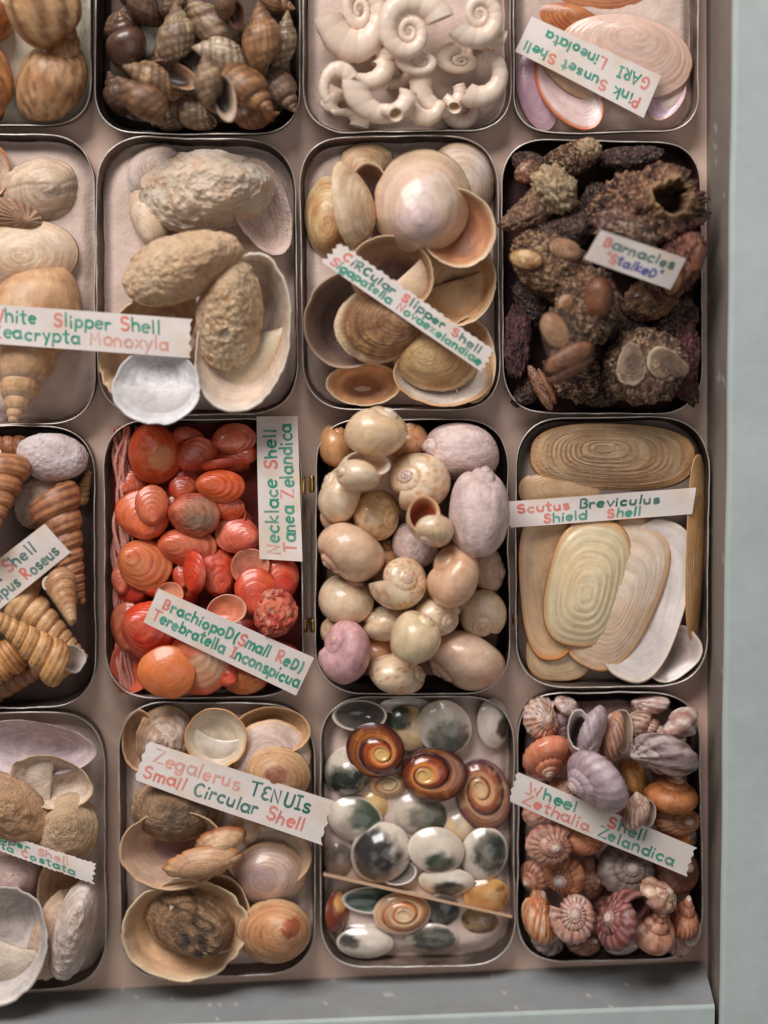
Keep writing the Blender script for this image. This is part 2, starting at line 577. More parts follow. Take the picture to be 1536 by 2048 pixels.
# ------------------------------------------------------------------ the case
def box_poly(name, pts, col, mat, parent=None, bev=0.0012):
    """closed solid from a bottom and a top ring of points"""
    bm_pts = [tuple(p) for p in pts]
    n = len(pts) // 2
    F = [tuple(range(n))[::-1], tuple(range(n, 2 * n))]
    for i in range(n):
        F.append((i, (i + 1) % n, n + (i + 1) % n, n + i))
    me = raw_mesh(name, np.array(bm_pts), F, col, mat, False)
    import bmesh
    bm = bmesh.new()
    bm.from_mesh(me)
    if bev:
        bmesh.ops.bevel(bm, geom=list(bm.edges), offset=bev, segments=3, affect='EDGES', profile=.5)
    bm.to_mesh(me)
    bm.free()
    o = add(name, me, (0, 0, 0), parent)
    return o

WZ = 0.042
TAUPE = C(222, 190, 172)
PALE = C(157, 166, 163)
case = bpy.data.objects.new('display_case', None)
COL.objects.link(case)
tag(case, 'pale grey-green painted wooden case edge on the right and along the bottom', 'display case')
# base board: a fine sheet so that the paint can be uneven
n = 90
gx, gy = np.meshgrid(np.linspace(-.26, .1755, n), np.linspace(-.24, .27, n), indexing='ij')
P = np.stack([gx, gy, 0 * gx], -1)
P[..., 2] = FZ + .0008 * (fbm(P, 30, 3) - .5)
cb = mixc(np.broadcast_to(TAUPE, P.shape), C(190, 158, 142), sstep(.5, .8, fbm(P, 22, 5)))
fl = add('case_floor', raw_mesh('case_floor', P.reshape(-1, 3), grid_faces(n, n, False), cb.reshape(-1, 3), 'paint'))
tag(fl, 'dull taupe painted floor of the case seen in the gaps between the tins', 'floor')
fl['kind'] = 'structure'

def rail(name, ring, ncol, mat='paint'):
    """ring(s): profile points for position s along the rail; colours per profile point"""
    ns = 300
    Pp, Cc = [], []
    for i in range(ns):
        p, c = ring(i / (ns - 1))
        Pp.append(p)
        Cc.append(c)
    Pp, Cc = np.array(Pp), np.array(Cc)
    npf = Pp.shape[1]
    F = grid_faces(ns, npf)
    F.append(tuple(range(npf)))
    F.append(tuple(range((ns - 1) * npf, ns * npf))[::-1])
    me = raw_mesh(name, Pp.reshape(-1, 3), F, Cc.reshape(-1, 3), mat, False)
    return add(name, me, (0, 0, 0), case)
def lip(a, b, r, k=5):
    """rounded corner points between direction a and b"""
    return [(a[0] * math.cos(t) + b[0] * math.sin(t), a[1] * math.cos(t) + b[1] * math.sin(t)) for t in np.linspace(0, math.pi / 2, k)]
INSIDE = C(122, 112, 104)
def side_ring(s):
    y = .29 + (-.30 - .29) * s
    a, b = at(1412, 300, FZ), at(1416, 1900, FZ)
    xb = a[0] + (b[0] - a[0]) * (y - a[1]) / (b[1] - a[1])
    a, b = at(1462, 300, WZ), at(1441, 1900, WZ)
    xt = a[0] + (b[0] - a[0]) * (y - a[1]) / (b[1] - a[1])
    r = .0022
    wv = .00012 * math.sin(y * 90) + .00015 * math.sin(y * 37 + 1)
    pts = [(xb, y, 0)]
    for k in range(1, 14):
        f = k / 14
        pts.append((xb + (xt - xb) * f + wv * f, y, FZ + (WZ - r - FZ) * f))
    for k in range(7):
        t = k / 6 * math.pi / 2
        pts.append((xt + r - r * math.cos(t) + wv, y, WZ - r + r * math.sin(t)))
    xo = at(1610, 1000, WZ)[0]
    for k in range(1, 8):
        pts.append((xt + r + (xo - xt - r) * k / 7, y, WZ))
    pts += [(xo + .0006, y, WZ - .002), (xo + .05, y, WZ - .0025), (xo + .05, y, 0)]
    pts = np.array(pts)
    f = fbm(pts, 60, 11)
    base = np.where((pts[:, 2] > WZ - r * .8)[:, None], PALE[None], INSIDE[None])
    chip = (fbm(pts, 200, 12) > .765) & (pts[:, 0] < xo) & (pts[:, 2] > .012) & (pts[:, 2] < WZ - .001)
    base = base * (1 - .16 * (f[:, None] - .3))
    base = np.where(chip[:, None], C(150, 146, 138), base)
    return pts, base
rail('side_rail', side_ring, None)
def end_ring(s):
    xr = at(1441, 1990, WZ)[0] - .0016
    x = -.27 + (xr + .27) * s
    a, b = at(0, 1986, FZ), at(1410, 1919, FZ)
    f = (x - a[0]) / (b[0] - a[0])
    yb = a[1] + (b[1] - a[1]) * f
    a, b = at(300, 2052, WZ), at(1432, 2010, WZ)
    f = (x - a[0]) / (b[0] - a[0])
    yt = a[1] + (b[1] - a[1]) * f
    r = .0018
    pts = [(x, yb, 0)]
    for k in range(1, 14):
        f = k / 14
        pts.append((x, yb + (yt - yb) * f, FZ + (WZ - r - FZ) * f))
    for k in range(7):
        t = k / 6 * math.pi / 2
        pts.append((x, yt - r + r * math.cos(t), WZ - r + r * math.sin(t)))
    for k in range(1, 8):
        pts.append((x, yt - r - .03 * k / 7, WZ))
    pts += [(x, yt - .05, WZ), (x, yt - .05, 0)]
    pts = np.array(pts)
    xlim = at(1411, 1916, FZ)[0] - .0006 + (pts[:, 2] / WZ) * (xr - at(1411, 1916, FZ)[0])
    pts[:, 0] = np.minimum(pts[:, 0], xlim)
    f = fbm(pts, 60, 13)
    base = np.where((pts[:, 2] > WZ - r * .9)[:, None], PALE[None], C(130, 132, 132)[None])
    right_dark = sstep(.1, .26, x) * .3  # blotchy darkening that grows towards the right end
    base = base * (1 - .22 * (f[:, None] - .3) - right_dark * fbm(pts, 35, 19)[:, None])
    chip = (fbm(pts * (1, 1.6, 1.6), 260, 15) > .80) & (pts[:, 2] > .006)
    base = np.where(chip[:, None], C(165, 160, 152), base)
    return pts, base
rail('end_rail', end_ring, None)

# ------------------------------------------------------------------ tins
def outline(q, r, dz, inset=0.0, wob=0.0, seed=0):
    """rounded quad through four photograph corners (TL, TR, BR, BL), at height dz, counter-clockwise from above"""
    K = [at(x, y, ZR)[:2] for x, y in q]
    cx = sum(k[0] for k in K) / 4
    cy = sum(k[1] for k in K) / 4
    K = [np.array([k[0] - math.copysign(inset, k[0] - cx), k[1] - math.copysign(inset, k[1] - cy)]) for k in K]
    rr = r * S - inset * .6
    pts = []
    for i in range(4):
        a, b, c = K[i - 1], K[i], K[(i + 1) % 4]
        p0 = b + (a - b) / np.linalg.norm(a - b) * rr
        p1 = b + (c - b) / np.linalg.norm(c - b) * rr
        for t in np.linspace(0, 1, 14):
            pts.append(p0 * (1 - t) ** 2 + 2 * b * t * (1 - t) + p1 * t * t)
        nx = c + (b - c) / np.linalg.norm(b - c) * rr
        for t in np.linspace(0, 1, 18)[1:-1]:
            pts.append(p1 + (nx - p1) * t)
    pts = np.array(pts)
    if wob:
        n3 = np.stack([pts[:, 0], pts[:, 1], 0 * pts[:, 0] + seed], -1)
        w = fbm(n3, 45, seed) - .5
        d = pts - pts.mean(0)
        d = d / np.linalg.norm(d, axis=1)[:, None]
        pts = pts + d * (w * wob)[:, None]
    return pts[::-1]
def tin(key, q, label, pad, padlabel, r=88, padz=.0052, wall=(112, 94, 84), rust=False, over=0.0, bare=False, glints=()):
    seed = int(key[1:])
    o = bpy.data.objects.new('shell_tin', None)
    COL.objects.link(o)
    tag(o, label, 'tin', 'shallow open tins of shells in the case')
    K = np.array([at(x, y, ZR)[:2] for x, y in q])
    ctr = K.mean(0)
    o.location = (ctr[0], ctr[1], FZ)
    wb_ = .0018
    T0 = outline(q, r, ZR, 0, wb_, seed) - ctr
    B0 = outline(q, r, 0, .0006, wb_, seed) - ctr
    n = len(T0)
    th = .0004
    def sh(P, d):
        L = np.linalg.norm(P, axis=1)[:, None]
        return P * (1 - d / L)
    rings = []
    zz = [0.0002, .001, ZR]
    ht = ZR - FZ
    outer = [(sh(B0, .0012), .0002), (B0, .0014), (T0, ht)]
    innr = [(sh(T0, th), ht), (sh(B0, th), .0018), (sh(B0, .002), .0008)]
    P = np.array([np.concatenate([p, np.full((n, 1), z)], 1) for p, z in outer + innr])
    # finer steps up the wall so that the tarnish is uneven
    def between(a, b, k):
        return [a + (b - a) * t for t in np.linspace(0, 1, k)]
    PP = [P[0]] + between(P[1], P[2], 8) + between(P[3], P[4], 8) + [P[5]]
    PP = np.array(PP)
    f = fbm(PP + np.array([*ctr, 0]), 90, seed + 2)
    c = mixc(np.broadcast_to(C(*wall), PP.shape), C(*[v * .55 for v in wall]), sstep(.4, .7, f))
    if rust:
        c = mixc(c, C(70, 30, 26), .8 * sstep(.35, .6, fbm(PP, 140, 4)))
    F = grid_faces(len(PP), n)
    F.append(tuple(range(n))[::-1])
    F.append(tuple(range((len(PP) - 1) * n, len(PP) * n)))
    add('tin_body', raw_mesh('tin_body', PP.reshape(-1, 3), F, c.reshape(-1, 3), 'rust' if not bare else 'tin'), (0, 0, 0), o)
    # rolled bright edge
    k = 8
    ring = []
    mid = sh(T0, th * .5)
    L = np.linalg.norm(mid, axis=1)[:, None]
    dirn = mid / L
    for j in range(k):
        a = j / k * 2 * math.pi
        rr = .00030
        ring.append(np.concatenate([mid + dirn * rr * math.cos(a), np.full((n, 1), ht + .0003 + rr * math.sin(a))], 1))
    R_ = np.array(ring).transpose(1, 0, 2)
    F = []
    for i in range(n):
        for j in range(k):
            i2, j2 = (i + 1) % n, (j + 1) % k
            F.append((i * k + j, i2 * k + j, i2 * k + j2, i * k + j2))
    add('rim', raw_mesh('rim', R_.reshape(-1, 3), F, np.broadcast_to(C(190, 170, 150), (n * k, 3)), 'rim'), (0, 0, 0), o)
    # padding
    I0 = sh(B0, .0007)
    lo, hi = I0.min(0) + ctr, I0.max(0) + ctr
    TINS[key] = dict(inner=(lo[0] + .0004, lo[1] + .0004, hi[0] - .0004, hi[1] - .0004), ob=o, ctr=ctr, B0=B0)
    i0, i1 = int((lo[0] - HX0) / HC), int((hi[0] - HX0) / HC) + 1
    j0, j1 = int((lo[1] - HY0) / HC), int((hi[1] - HY0) / HC) + 1
    H[max(i0, 0):i1, max(j0, 0):j1] = FZ + padz - .0006
    if pad:
        m = 26
        rad = np.linspace(0, 1, m) ** .8
        G = np.array([np.concatenate([I0 * u, np.zeros((n, 1))], 1) for u in rad])
        w = fbm(G + np.array([*ctr, 0]), 70, seed + 6)
        G[..., 2] = padz * (.80 + .36 * w) - .004 * sstep(.86, 1.0, rad)[:, None]
        lowr = G[-1].copy()
        lowr[:, 2] = .0012
        G = np.concatenate([G, lowr[None]], 0)
        cc = mixc(np.broadcast_to(C(*pad), G.shape), C(*[v * .9 for v in pad]), sstep(.4, .7, fbm(G, 60, seed + 8)))
        for gx_, gy_, gr_ in glints:  # bright glare spots painted into the pad colour
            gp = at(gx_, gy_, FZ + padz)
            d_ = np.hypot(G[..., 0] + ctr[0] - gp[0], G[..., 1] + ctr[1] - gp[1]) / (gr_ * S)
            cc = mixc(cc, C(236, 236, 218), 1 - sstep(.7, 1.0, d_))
        pm = raw_mesh('padding', G.reshape(-1, 3), grid_faces(len(G), n), cc.reshape(-1, 3), 'cotton')
        tag(add('padding', pm, (ctr[0], ctr[1], FZ)), padlabel, 'padding', 'soft pads lining the tins')
    return o
def Q(xl0, xl1, xr0, xr1, yt0, yt1, yb0, yb1):
    return [(xl0, yt0), (xr0, yt1), (xr1, yb1), (xl1, yb0)]
PAD = (196, 174, 162)
tin('T11', Q(-215, -215, 180, 184, -300, -300, 254, 250), 'tin of large tan whelks, topmost in the left column', (200, 190, 170), 'pale pad under the large tan whelks')
tin('T12', Q(192, 190, 602, 600, -285, -285, 268, 270), 'tin of brown banded whelks at the top', (84, 70, 62), 'dark pad with painted bright glints under the brown banded whelks', wall=(60, 46, 40), padz=.0022, glints=((300, 80, 30), (290, 188, 34), (395, 160, 22), (240, 258, 34), (312, 62, 20)))  # pad and walls darkened to stand for the shade between the whelks
tin('T13', Q(606, 606, 1022, 1022, -290, -290, 265, 264), 'tin of white curled ramshorn shells', PAD, 'pad under the white curled ramshorn shells')
tin('T14', Q(1028, 1026, 1396, 1398, -290, -290, 268, 264), 'tin of flat pink sunset shells beside the side rail', PAD, 'pad under the pink sunset shells', r=80)
tin('T21', Q(-215, -215, 188, 192, 266, 268, 854, 848), 'tin of pale ribbed shells with one big spired shell, left edge', PAD, 'pad under the big pale spired shell', r=100)
tin('T22', Q(190, 194, 592, 598, 272, 280, 832, 830), 'tin of chalky white slipper shells', PAD, 'pad under the chalky white slipper shells', r=110)
tin('T23', Q(598, 606, 994, 1003, 273, 271, 820, 822), 'tin of round tan and pearly slipper shells', PAD, 'pad under the round tan slipper shells', r=100)
tin('T24', Q(1003, 1005, 1402, 1406, 280, 282, 826, 828), 'dark rusty tin of stalked barnacles', (46, 22, 22), 'blackened pad under the barnacles', r=95, wall=(58, 26, 24), rust=True)
tin('T31', Q(-215, -215, 190, 193, 848, 852, 1422, 1414), 'tin of brown turret shells, left edge', (80, 62, 56), 'dark pad under the turret shells', r=105, wall=(74, 62, 56))  # pad colour darkened to deepen the shade between the turrets
tin('T32', Q(205, 213, 600, 609, 838, 838, 1400, 1394), 'tin of small red lamp shells', (92, 30, 26), 'dark red pad under the lamp shells', r=105)  # dark pad colour stands for the shaded gaps between the lamp shells
tin('T33', Q(630, 632, 1016, 1020, 838, 836, 1386, 1388), 'tin of cream spotted moon snails', (110, 82, 66), 'tan pad under the moon snails', r=100, wall=(60, 44, 40), padz=.0022)  # shade of the gaps put into a darker pad colour
tin('T34', Q(1030, 1032, 1418, 1416, 834, 833, 1378, 1374), 'tin of flat oval shield shells', (128, 112, 104), 'added grey-brown pad in place of the bare tin bottom under the shield shells', r=105, bare=False, wall=(80, 66, 58))  # added pad in a metal tone, the tin bottom itself is bare
tin('T41', Q(-215, -215, 208, 214, 1424, 1424, 1990, 1974), 'tin of ribbed white slipper shells in the lower left corner', PAD, 'pad under the ribbed slipper shells', r=110)
tin('T42', Q(236, 242, 628, 632, 1402, 1406, 1960, 1948), 'tin of small circular cup shells in the bottom row', PAD, 'pad under the small circular cup shells', r=110)
tin('T43', Q(640, 642, 1026, 1032, 1394, 1390, 1938, 1928), 'tin of green eyed and brown spiral shell lids', PAD, 'pad under the green eyed shell lids', r=100)
tin('T44', Q(1034, 1034, 1398, 1408, 1385, 1384, 1926, 1916), 'tin of little pink and brown wheel shells', (150, 124, 118), 'pinkish pad under the wheel shells', r=100, padz=.0025, wall=(66, 50, 46))

# brass hinge pins on the tin sides, a part of their tin
def pin(key, px, py, L, r=.0011):
    t = TINS[key]
    nn = 16
    c = at(px, py, .0195)
    prof = [(-L / 2, 0.02), (-L / 2, .8), (-L / 2 + .0004, 1), (L / 2 - .0004, 1), (L / 2, .8), (L / 2, .02)]
    P = np.array([[(math.cos(a) * r * k, y, math.sin(a) * r * k) for a in np.linspace(0, 2 * math.pi, nn, endpoint=False)] for y, k in prof])
    P = P + (c - np.array([t['ctr'][0], t['ctr'][1], FZ]))
    add('hinge_pin', raw_mesh('hinge_pin', P.reshape(-1, 3), grid_faces(len(prof), nn), np.broadcast_to(C(200, 140, 60), (len(prof) * nn, 3)), 'brass'), (0, 0, 0), t['ob'])
pin('T32', 606, 970, .0072)
pin('T33', 624, 968, .0068)
pin('T32', 610, 1252, .0052)
pin('T33', 626, 1252, .0052)
pin('T34', 1030, 1240, .004)
# folded tin flap joining two of the tins between the pins
def flap():
    t = TINS['T33']
    a, b = at(611, 1000, .0175), at(623, 1236, .0175)
    pts = [(a[0], a[1], .0165), (b[0], a[1], .0165), (b[0], b[1], .0165), (a[0], b[1], .0165)]
    pts = np.array(pts + [(x, y, .0173) for x, y, z in pts]) - np.array([t['ctr'][0], t['ctr'][1], FZ])
    o = box_poly('hinge_flap', pts, C(112, 92, 80), 'rust', t['ob'], .0002)
flap()

# ------------------------------------------------------------------ hand lettering
def arc(cx, cy, rx, ry, a0, a1, n=12):
    return [(cx + rx * math.cos(RAD(a0 + (a1 - a0) * i / n)), cy + ry * math.sin(RAD(a0 + (a1 - a0) * i / n))) for i in range(n + 1)]
Lr = .27
G = {
 ' ': (.4, []),
 'a': (.62, [arc(.28, .3, Lr, .3, 25, 380, 16), [(.55, .6), (.55, .1), (.62, 0)]]),
 'b': (.62, [[(.06, 1), (.06, 0)], arc(.32, .3, .26, .3, 160, -170, 16)]),
 'c': (.54, [arc(.30, .3, Lr, .3, 50, 310)]),
 'd': (.64, [arc(.30, .3, Lr, .3, 20, 340, 16), [(.57, 1), (.57, 0)]]),
 'e': (.58, [[(.05, .32), (.53, .34)] + arc(.29, .3, .25, .3, 10, 310, 14)]),
 'f': (.42, [arc(.34, .8, .16, .2, 60, 180, 6) + [(.18, 0)], [(.02, .55), (.38, .55)]]),
 'g': (.62, [arc(.28, .3, Lr, .3, 25, 380, 16), [(.55, .6), (.55, -.1)] + arc(.32, -.12, .23, .2, 0, -150, 8)]),
 'h': (.60, [[(.06, 1), (.06, 0)], [(.06, .35)] + arc(.29, .36, .23, .24, 160, 0, 8) + [(.52, 0)]]),
 'i': (.22, [[(.1, .52), (.1, 0)], [(.1, .84), (.12, .92)]]),
 'k': (.54, [[(.06, 1), (.06, 0)], [(.46, .6), (.08, .25), (.5, 0)]]),
 'l': (.22, [[(.1, 1), (.1, 0)]]),
 'm': (.86, [[(.06, .6), (.06, 0)], [(.06, .35)] + arc(.25, .38, .18, .22, 160, 0, 7) + [(.43, 0)], [(.43, .35)] + arc(.61, .38, .18, .22, 160, 0, 7) + [(.79, 0)]]),
 'n': (.60, [[(.06, .6), (.06, 0)], [(.06, .35)] + arc(.29, .36, .23, .24, 160, 0, 8) + [(.52, 0)]]),
 'o': (.62, [arc(.31, .3, .27, .3, 90, 450, 18)]),
 'p': (.62, [[(.06, .6), (.06, -.35)], arc(.32, .3, .26, .3, 160, -170, 16)]),
 'q': (.62, [arc(.28, .3, Lr, .3, 25, 380, 16), [(.55, .6), (.55, -.35)]]),
 'r': (.46, [[(.06, .6), (.06, 0)], [(.06, .32)] + arc(.28, .38, .2, .2, 150, 50, 6)]),
 's': (.52, [arc(.27, .45, .19, .15, 40, 230, 8) + arc(.26, .15, .21, .15, 60, -150, 8)]),
 't': (.44, [[(.2, .95), (.2, .12)] + arc(.3, .12, .1, .12, 180, 300, 4), [(.0, .66), (.40, .68)]]),
 'u': (.60, [[(.06, .6), (.06, .25)] + arc(.29, .25, .23, .25, 180, 350, 8), [(.52, .6), (.52, 0)]]),
 'v': (.54, [[(.03, .6), (.26, 0), (.50, .6)]]),
 'x': (.52, [[(.05, .6), (.46, 0)], [(.46, .6), (.05, 0)]]),
 'y': (.56, [[(.05, .6), (.28, .05)], [(.52, .6), (.16, -.35)]]),
 'z': (.56, [[(.06, .6), (.48, .6), (.06, 0), (.52, 0)]]),
 'A': (.72, [[(.02, 0), (.34, 1), (.66, 0)], [(.14, .36), (.54, .36)]]),
 'B': (.66, [[(.08, 0), (.08, 1)] + arc(.3, .76, .22, .24, 90, -90, 8) + arc(.3, .26, .29, .26, 90, -90, 8) + [(.08, 0)]]),
 'C': (.66, [arc(.38, .5, .33, .5, 50, 310, 16)]),
 'D': (.68, [[(.08, 0), (.08, .95)] + arc(.22, .47, .38, .47, 90, -90, 14) + [(.08, 0)]]),
 'E': (.56, [arc(.32, .72, .24, .25, 50, 255, 8), arc(.32, .26, .27, .26, 105, 310, 8)]),
 'G': (.74, [arc(.38, .5, .33, .5, 55, 330, 16) + [(.68, .42), (.44, .42)]]),
 'I': (.36, [[(.18, 1), (.18, 0)], [(.02, 1), (.34, 1)], [(.02, 0), (.34, 0)]]),
 'K': (.60, [[(.08, 1), (.08, 0)], [(.54, .95), (.10, .42), (.56, 0)]]),
 'L': (.56, [[(.08, 1), (.08, 0), (.52, 0)]]),
 'M': (.82, [[(.05, 0), (.12, 1), (.40, .35), (.68, 1), (.76, 0)]]),
 'N': (.70, [[(.06, 0), (.06, 1), (.60, 0), (.60, 1)]]),
 'P': (.60, [[(.08, 0), (.08, 1)] + arc(.28, .74, .27, .26, 90, -90, 10) + [(.08, .48)]]),
 'R': (.64, [[(.08, 0), (.08, 1)] + arc(.28, .75, .25, .25, 90, -90, 10) + [(.10, .5), (.58, 0)]]),
 'S': (.62, [arc(.32, .75, .25, .25, 30, 240, 10) + arc(.30, .26, .27, .26, 70, -150, 10)]),
 'T': (.66, [[(.32, 1), (.32, 0)], [(.0, .98), (.64, 1.02)]]),
 'U': (.66, [[(.06, 1), (.06, .3)] + arc(.32, .3, .26, .3, 180, 360, 10) + [(.58, 1)]]),
 'W': (.90, [[(.02, 1), (.22, 0), (.44, .7), (.64, 0), (.86, 1)]]),
 'Z': (.68, [[(.06, 1), (.62, 1), (.04, 0), (.64, 0)]]),
 '(': (.30, [arc(.42, .4, .32, .75, 130, 230, 8)]),
 ')': (.30, [arc(-.12, .4, .32, .75, 50, -50, 8)]),
 '"': (.32, [[(.06, 1), (.06, .8)], [(.22, 1), (.22, .8)]]),
}
INK = dict(g=(38, 132, 108), r=(232, 128, 112), b=(62, 66, 140), k=(70, 104, 96), p=(236, 168, 152), d=(30, 96, 82))
INKNAME = dict(g='green_lettering', r='red_lettering', b='blue_lettering', k='dark_green_lettering', p='faded_red_lettering', d='deep_green_lettering')
LTH = .00045
def paper_label(corners, lines, label, torn=(0, 0), zig=(0, 0, 0, 0), bow=.0010, zoff=.0004, zs=None, ncol=(200, 190, 184), pen=.0030, cat='paper label', tiltmax=.012, zmin=False):
    """corners in reading order TL, TR, BR, BL (photograph pixels); lines: (runs, u0, u1, v, height)"""
    rng = random.Random(sum(map(ord, label)))
    # height: rest on what lies below
    def foot(ca, zz):
        K = [at(x, y, zz) for x, y in ca]
        u, v = np.meshgrid(np.linspace(.0, 1, 50), np.linspace(0, 1, 16), indexing='ij')
        P = (K[3][None, None] * (1 - u)[..., None] * (1 - v)[..., None] + K[2] * u[..., None] * (1 - v)[..., None] + K[0] * (1 - u)[..., None] * v[..., None] + K[1] * u[..., None] * v[..., None])
        return u, H.ravel()[cells(P.reshape(-1, 3))].reshape(u.shape)
    if zs is None:
        u, h = foot(corners, ZR + .004)
        best = None
        for a in np.linspace(-tiltmax, tiltmax, 41):
            c = np.quantile(h - a * (u - .5), .985)
            sc_ = c + (.02 if zmin else .15) * abs(a)
            if best is None or sc_ < best[0]:
                best = (sc_, c, a)
        z0, z1 = best[1] - best[2] / 2 + zoff, best[1] + best[2] / 2 + zoff
        z0, z1 = max(z0, ZR + .0012), max(z1, ZR + .0012)
    else:
        z0, z1 = zs
    TL, TR, BR, BL = [np.array(at(x, y, z)) for (x, y), z in zip(corners, (z0, z1, z1, z0))]
    org = (TL + TR + BR + BL) / 4
    L = np.linalg.norm(TR - TL)
    Hh = np.linalg.norm(TL - BL)
    nrm = np.cross(BR - BL, TL - BL)
    nrm /= np.linalg.norm(nrm)
    sd = rng.random() * 9
    def pt(u, v, up=0.0):
        p = BL * (1 - u) * (1 - v) + BR * u * (1 - v) + TL * (1 - u) * v + TR * u * v
        return p + nrm * (bow * math.sin(u * math.pi) + .00035 * math.sin(u * 7 + sd) + .0003 * math.sin(v * 3 + u * 5 + sd) + up) - org
    nu, nv = 90, 14
    V, F = [], []
    for lay in (0, 1):
        for i in range(nu + 1):
            for j in range(nv + 1):
                u, v = i / nu, j / nv
                # cut edges: zigzag (left, right, top, bottom) in shares of the height
                def zz(t, amp, k):
                    return amp * (abs(((t * k) % 1) - .5) * 2 - .5 + 1.3 * (noise(np.array([[t * k * 1.7, sd, 0]]), 1, 3)[0] - .5))
                uu, v2 = u, v
                if zig[0] and i == 0:
                    uu += zz(v, zig[0], 4) * Hh / L
                if zig[1] and i == nu:
                    uu += zz(v, zig[1], 4) * Hh / L
                if zig[2] and j == nv:
                    v2 += zz(u, zig[2], L / Hh * 3.2)
                if zig[3] and j == 0:
                    v2 += zz(u, zig[3], L / Hh * 3.2)
                V.append(pt(uu, v2, LTH * (lay - 1)))
    row = nv + 1
    lay = (nu + 1) * row
    for i in range(nu):
        for j in range(nv):
            a, b, c, d = i * row + j, (i + 1) * row + j, (i + 1) * row + j + 1, i * row + j + 1
            F.append((a, d, c, b))
            F.append((lay + a, lay + b, lay + c, lay + d))
    for i in range(nu):
        a, b = i * row, (i + 1) * row
        F.append((a, b, lay + b, lay + a))
        a, b = i * row + nv, (i + 1) * row + nv
        F.append((b, a, lay + a, lay + b))
    for j in range(nv):
        a, b = j, j + 1
        F.append((b, a, lay + a, lay + b))
        a, b = nu * row + j, nu * row + j + 1
        F.append((a, b, lay + b, lay + a))
    me = raw_mesh('paper_label', np.array(V), F, mixc(np.broadcast_to(C(*ncol), (len(V), 3)), C(196, 178, 160), .8 * sstep(.5, .75, fbm(np.array(V) + org, 90, 7))), 'paper', False)
    root = add('paper_label', me, org)
    tag(root, label, cat, 'hand lettered paper labels')
    bag = {}
    irun = 0
    for runs, u0, u1, vb, hh in lines:
        # total width in glyph units
        tot = sum(G[ch][0] + .16 for _, tx in runs for ch in tx)
        x = 0.0
        for colr, tx in runs:
            irun += 1
            for ch in tx:
                w, strokes = G[ch]
                jx, jy, js, jr = rng.uniform(-.03, .03), rng.uniform(-.06, .06), rng.uniform(.92, 1.06), rng.uniform(-.07, .07)
                for st in strokes:
                    pts = []
                    for (gx_, gy_) in st:
                        gx2, gy2 = gx_ * js, gy_ * js
                        gx2, gy2 = gx2 + .10 * gy2 * 0 - jr * gy2, gy2 + jr * gx2
                        uu = u0 + (u1 - u0) * (x + gx2 + jx + .08) / tot
                        vv = vb + hh * (gy2 + jy)
                        pts.append((uu * L, vv * Hh))
                    # resample with a Catmull-like subdivision of straight strokes
                    V_, F_, C_ = bag.setdefault((irun, colr), ([], [], []))
                    base = len(V_)
                    wd = pen * .5 * Hh / .016 * .5
                    wd = min(max(wd, .00036), .00050)
                    m = len(pts)
                    nseg = 0
                    fade = rng.uniform(0, 1)
                    for k_ in range(m):
                        p = np.array(pts[k_])
                        a = np.array(pts[max(k_ - 1, 0)])
                        b = np.array(pts[min(k_ + 1, m - 1)])
                        d = b - a
                        d = d / (np.linalg.norm(d) + 1e-9)
                        nn = np.array([-d[1], d[0]])
                        if k_ == 0:
                            p = p - d * wd * .7
                        if k_ == m - 1:
                            p = p + d * wd * .7
                        ww = wd * (.88 + .24 * rng.random()) * (.8 if k_ in (0, m - 1) else 1)
                        for sg in (-1, 1):
                            q_ = p + nn * ww * sg
                            V_.append(pt(q_[0] / L, q_[1] / Hh, .00008))
                            cc = C(*INK[colr])
                            fd = min(1, .55 * fade + .5 * rng.random() * fade)
                            C_.append(cc * (1 - .35 * fd) + .20 * fd)
                    for k_ in range(m - 1):
                        i_ = base + 2 * k_
                        F_.append((i_, i_ + 2, i_ + 3, i_ + 1))
                x += w + .16
    for (ir, colr), (V_, F_, C_) in bag.items():
        nm = INKNAME[colr]
        add(nm, raw_mesh(nm, np.array(V_), F_, np.array(C_), 'ink', False), (0, 0, 0), root)
    P = np.array(V) + org
    occupy(P)
    return root
# ------------------------------------------------------------------ shells, tin by tin (boxes are photograph pixels; lower ones first)
_seed = [100]
def nxt():
    _seed[0] += 1
    return _seed[0]
def merged(base, kw):
    d = dict(base)
    d.update(kw)
    return d
PLACE = ('q', 'lift', 'over', 'zs', 'zfix')
def split(kw):
    return {k: v for k, v in kw.items() if k not in PLACE}, {k: v for k, v in kw.items() if k in PLACE}
def snail(base, name, cat, group, box, rot, tilt, spin, label, **kw):
    g, p = split(merged(base, kw))
    g.setdefault('seed', nxt())
    noap = g.pop('closed', False)
    pcs = coil(**g)
    if noap:
        pcs = pcs[:1] + [Piece(pcs[1].P, pcs[1].F, pcs[1].C, pcs[1].mat, 'aperture')]
    return place(name, pcs, rotm(rot, tilt, spin), box, label, cat, group, **p)
def valve(base, name, cat, group, box, rot, pitch, roll, label, **kw):
    g, p = split(merged(base, kw))
    g.setdefault('seed', nxt())
    return place(name, cap(**g), rotcap(rot, pitch, roll), box, label, cat, group, **p)
def lumps(name, cat, group, box, rot, pitch, roll, label, pcs, **p):
    return place(name, pcs, rotcap(rot, pitch, roll), box, label, cat, group, **p)

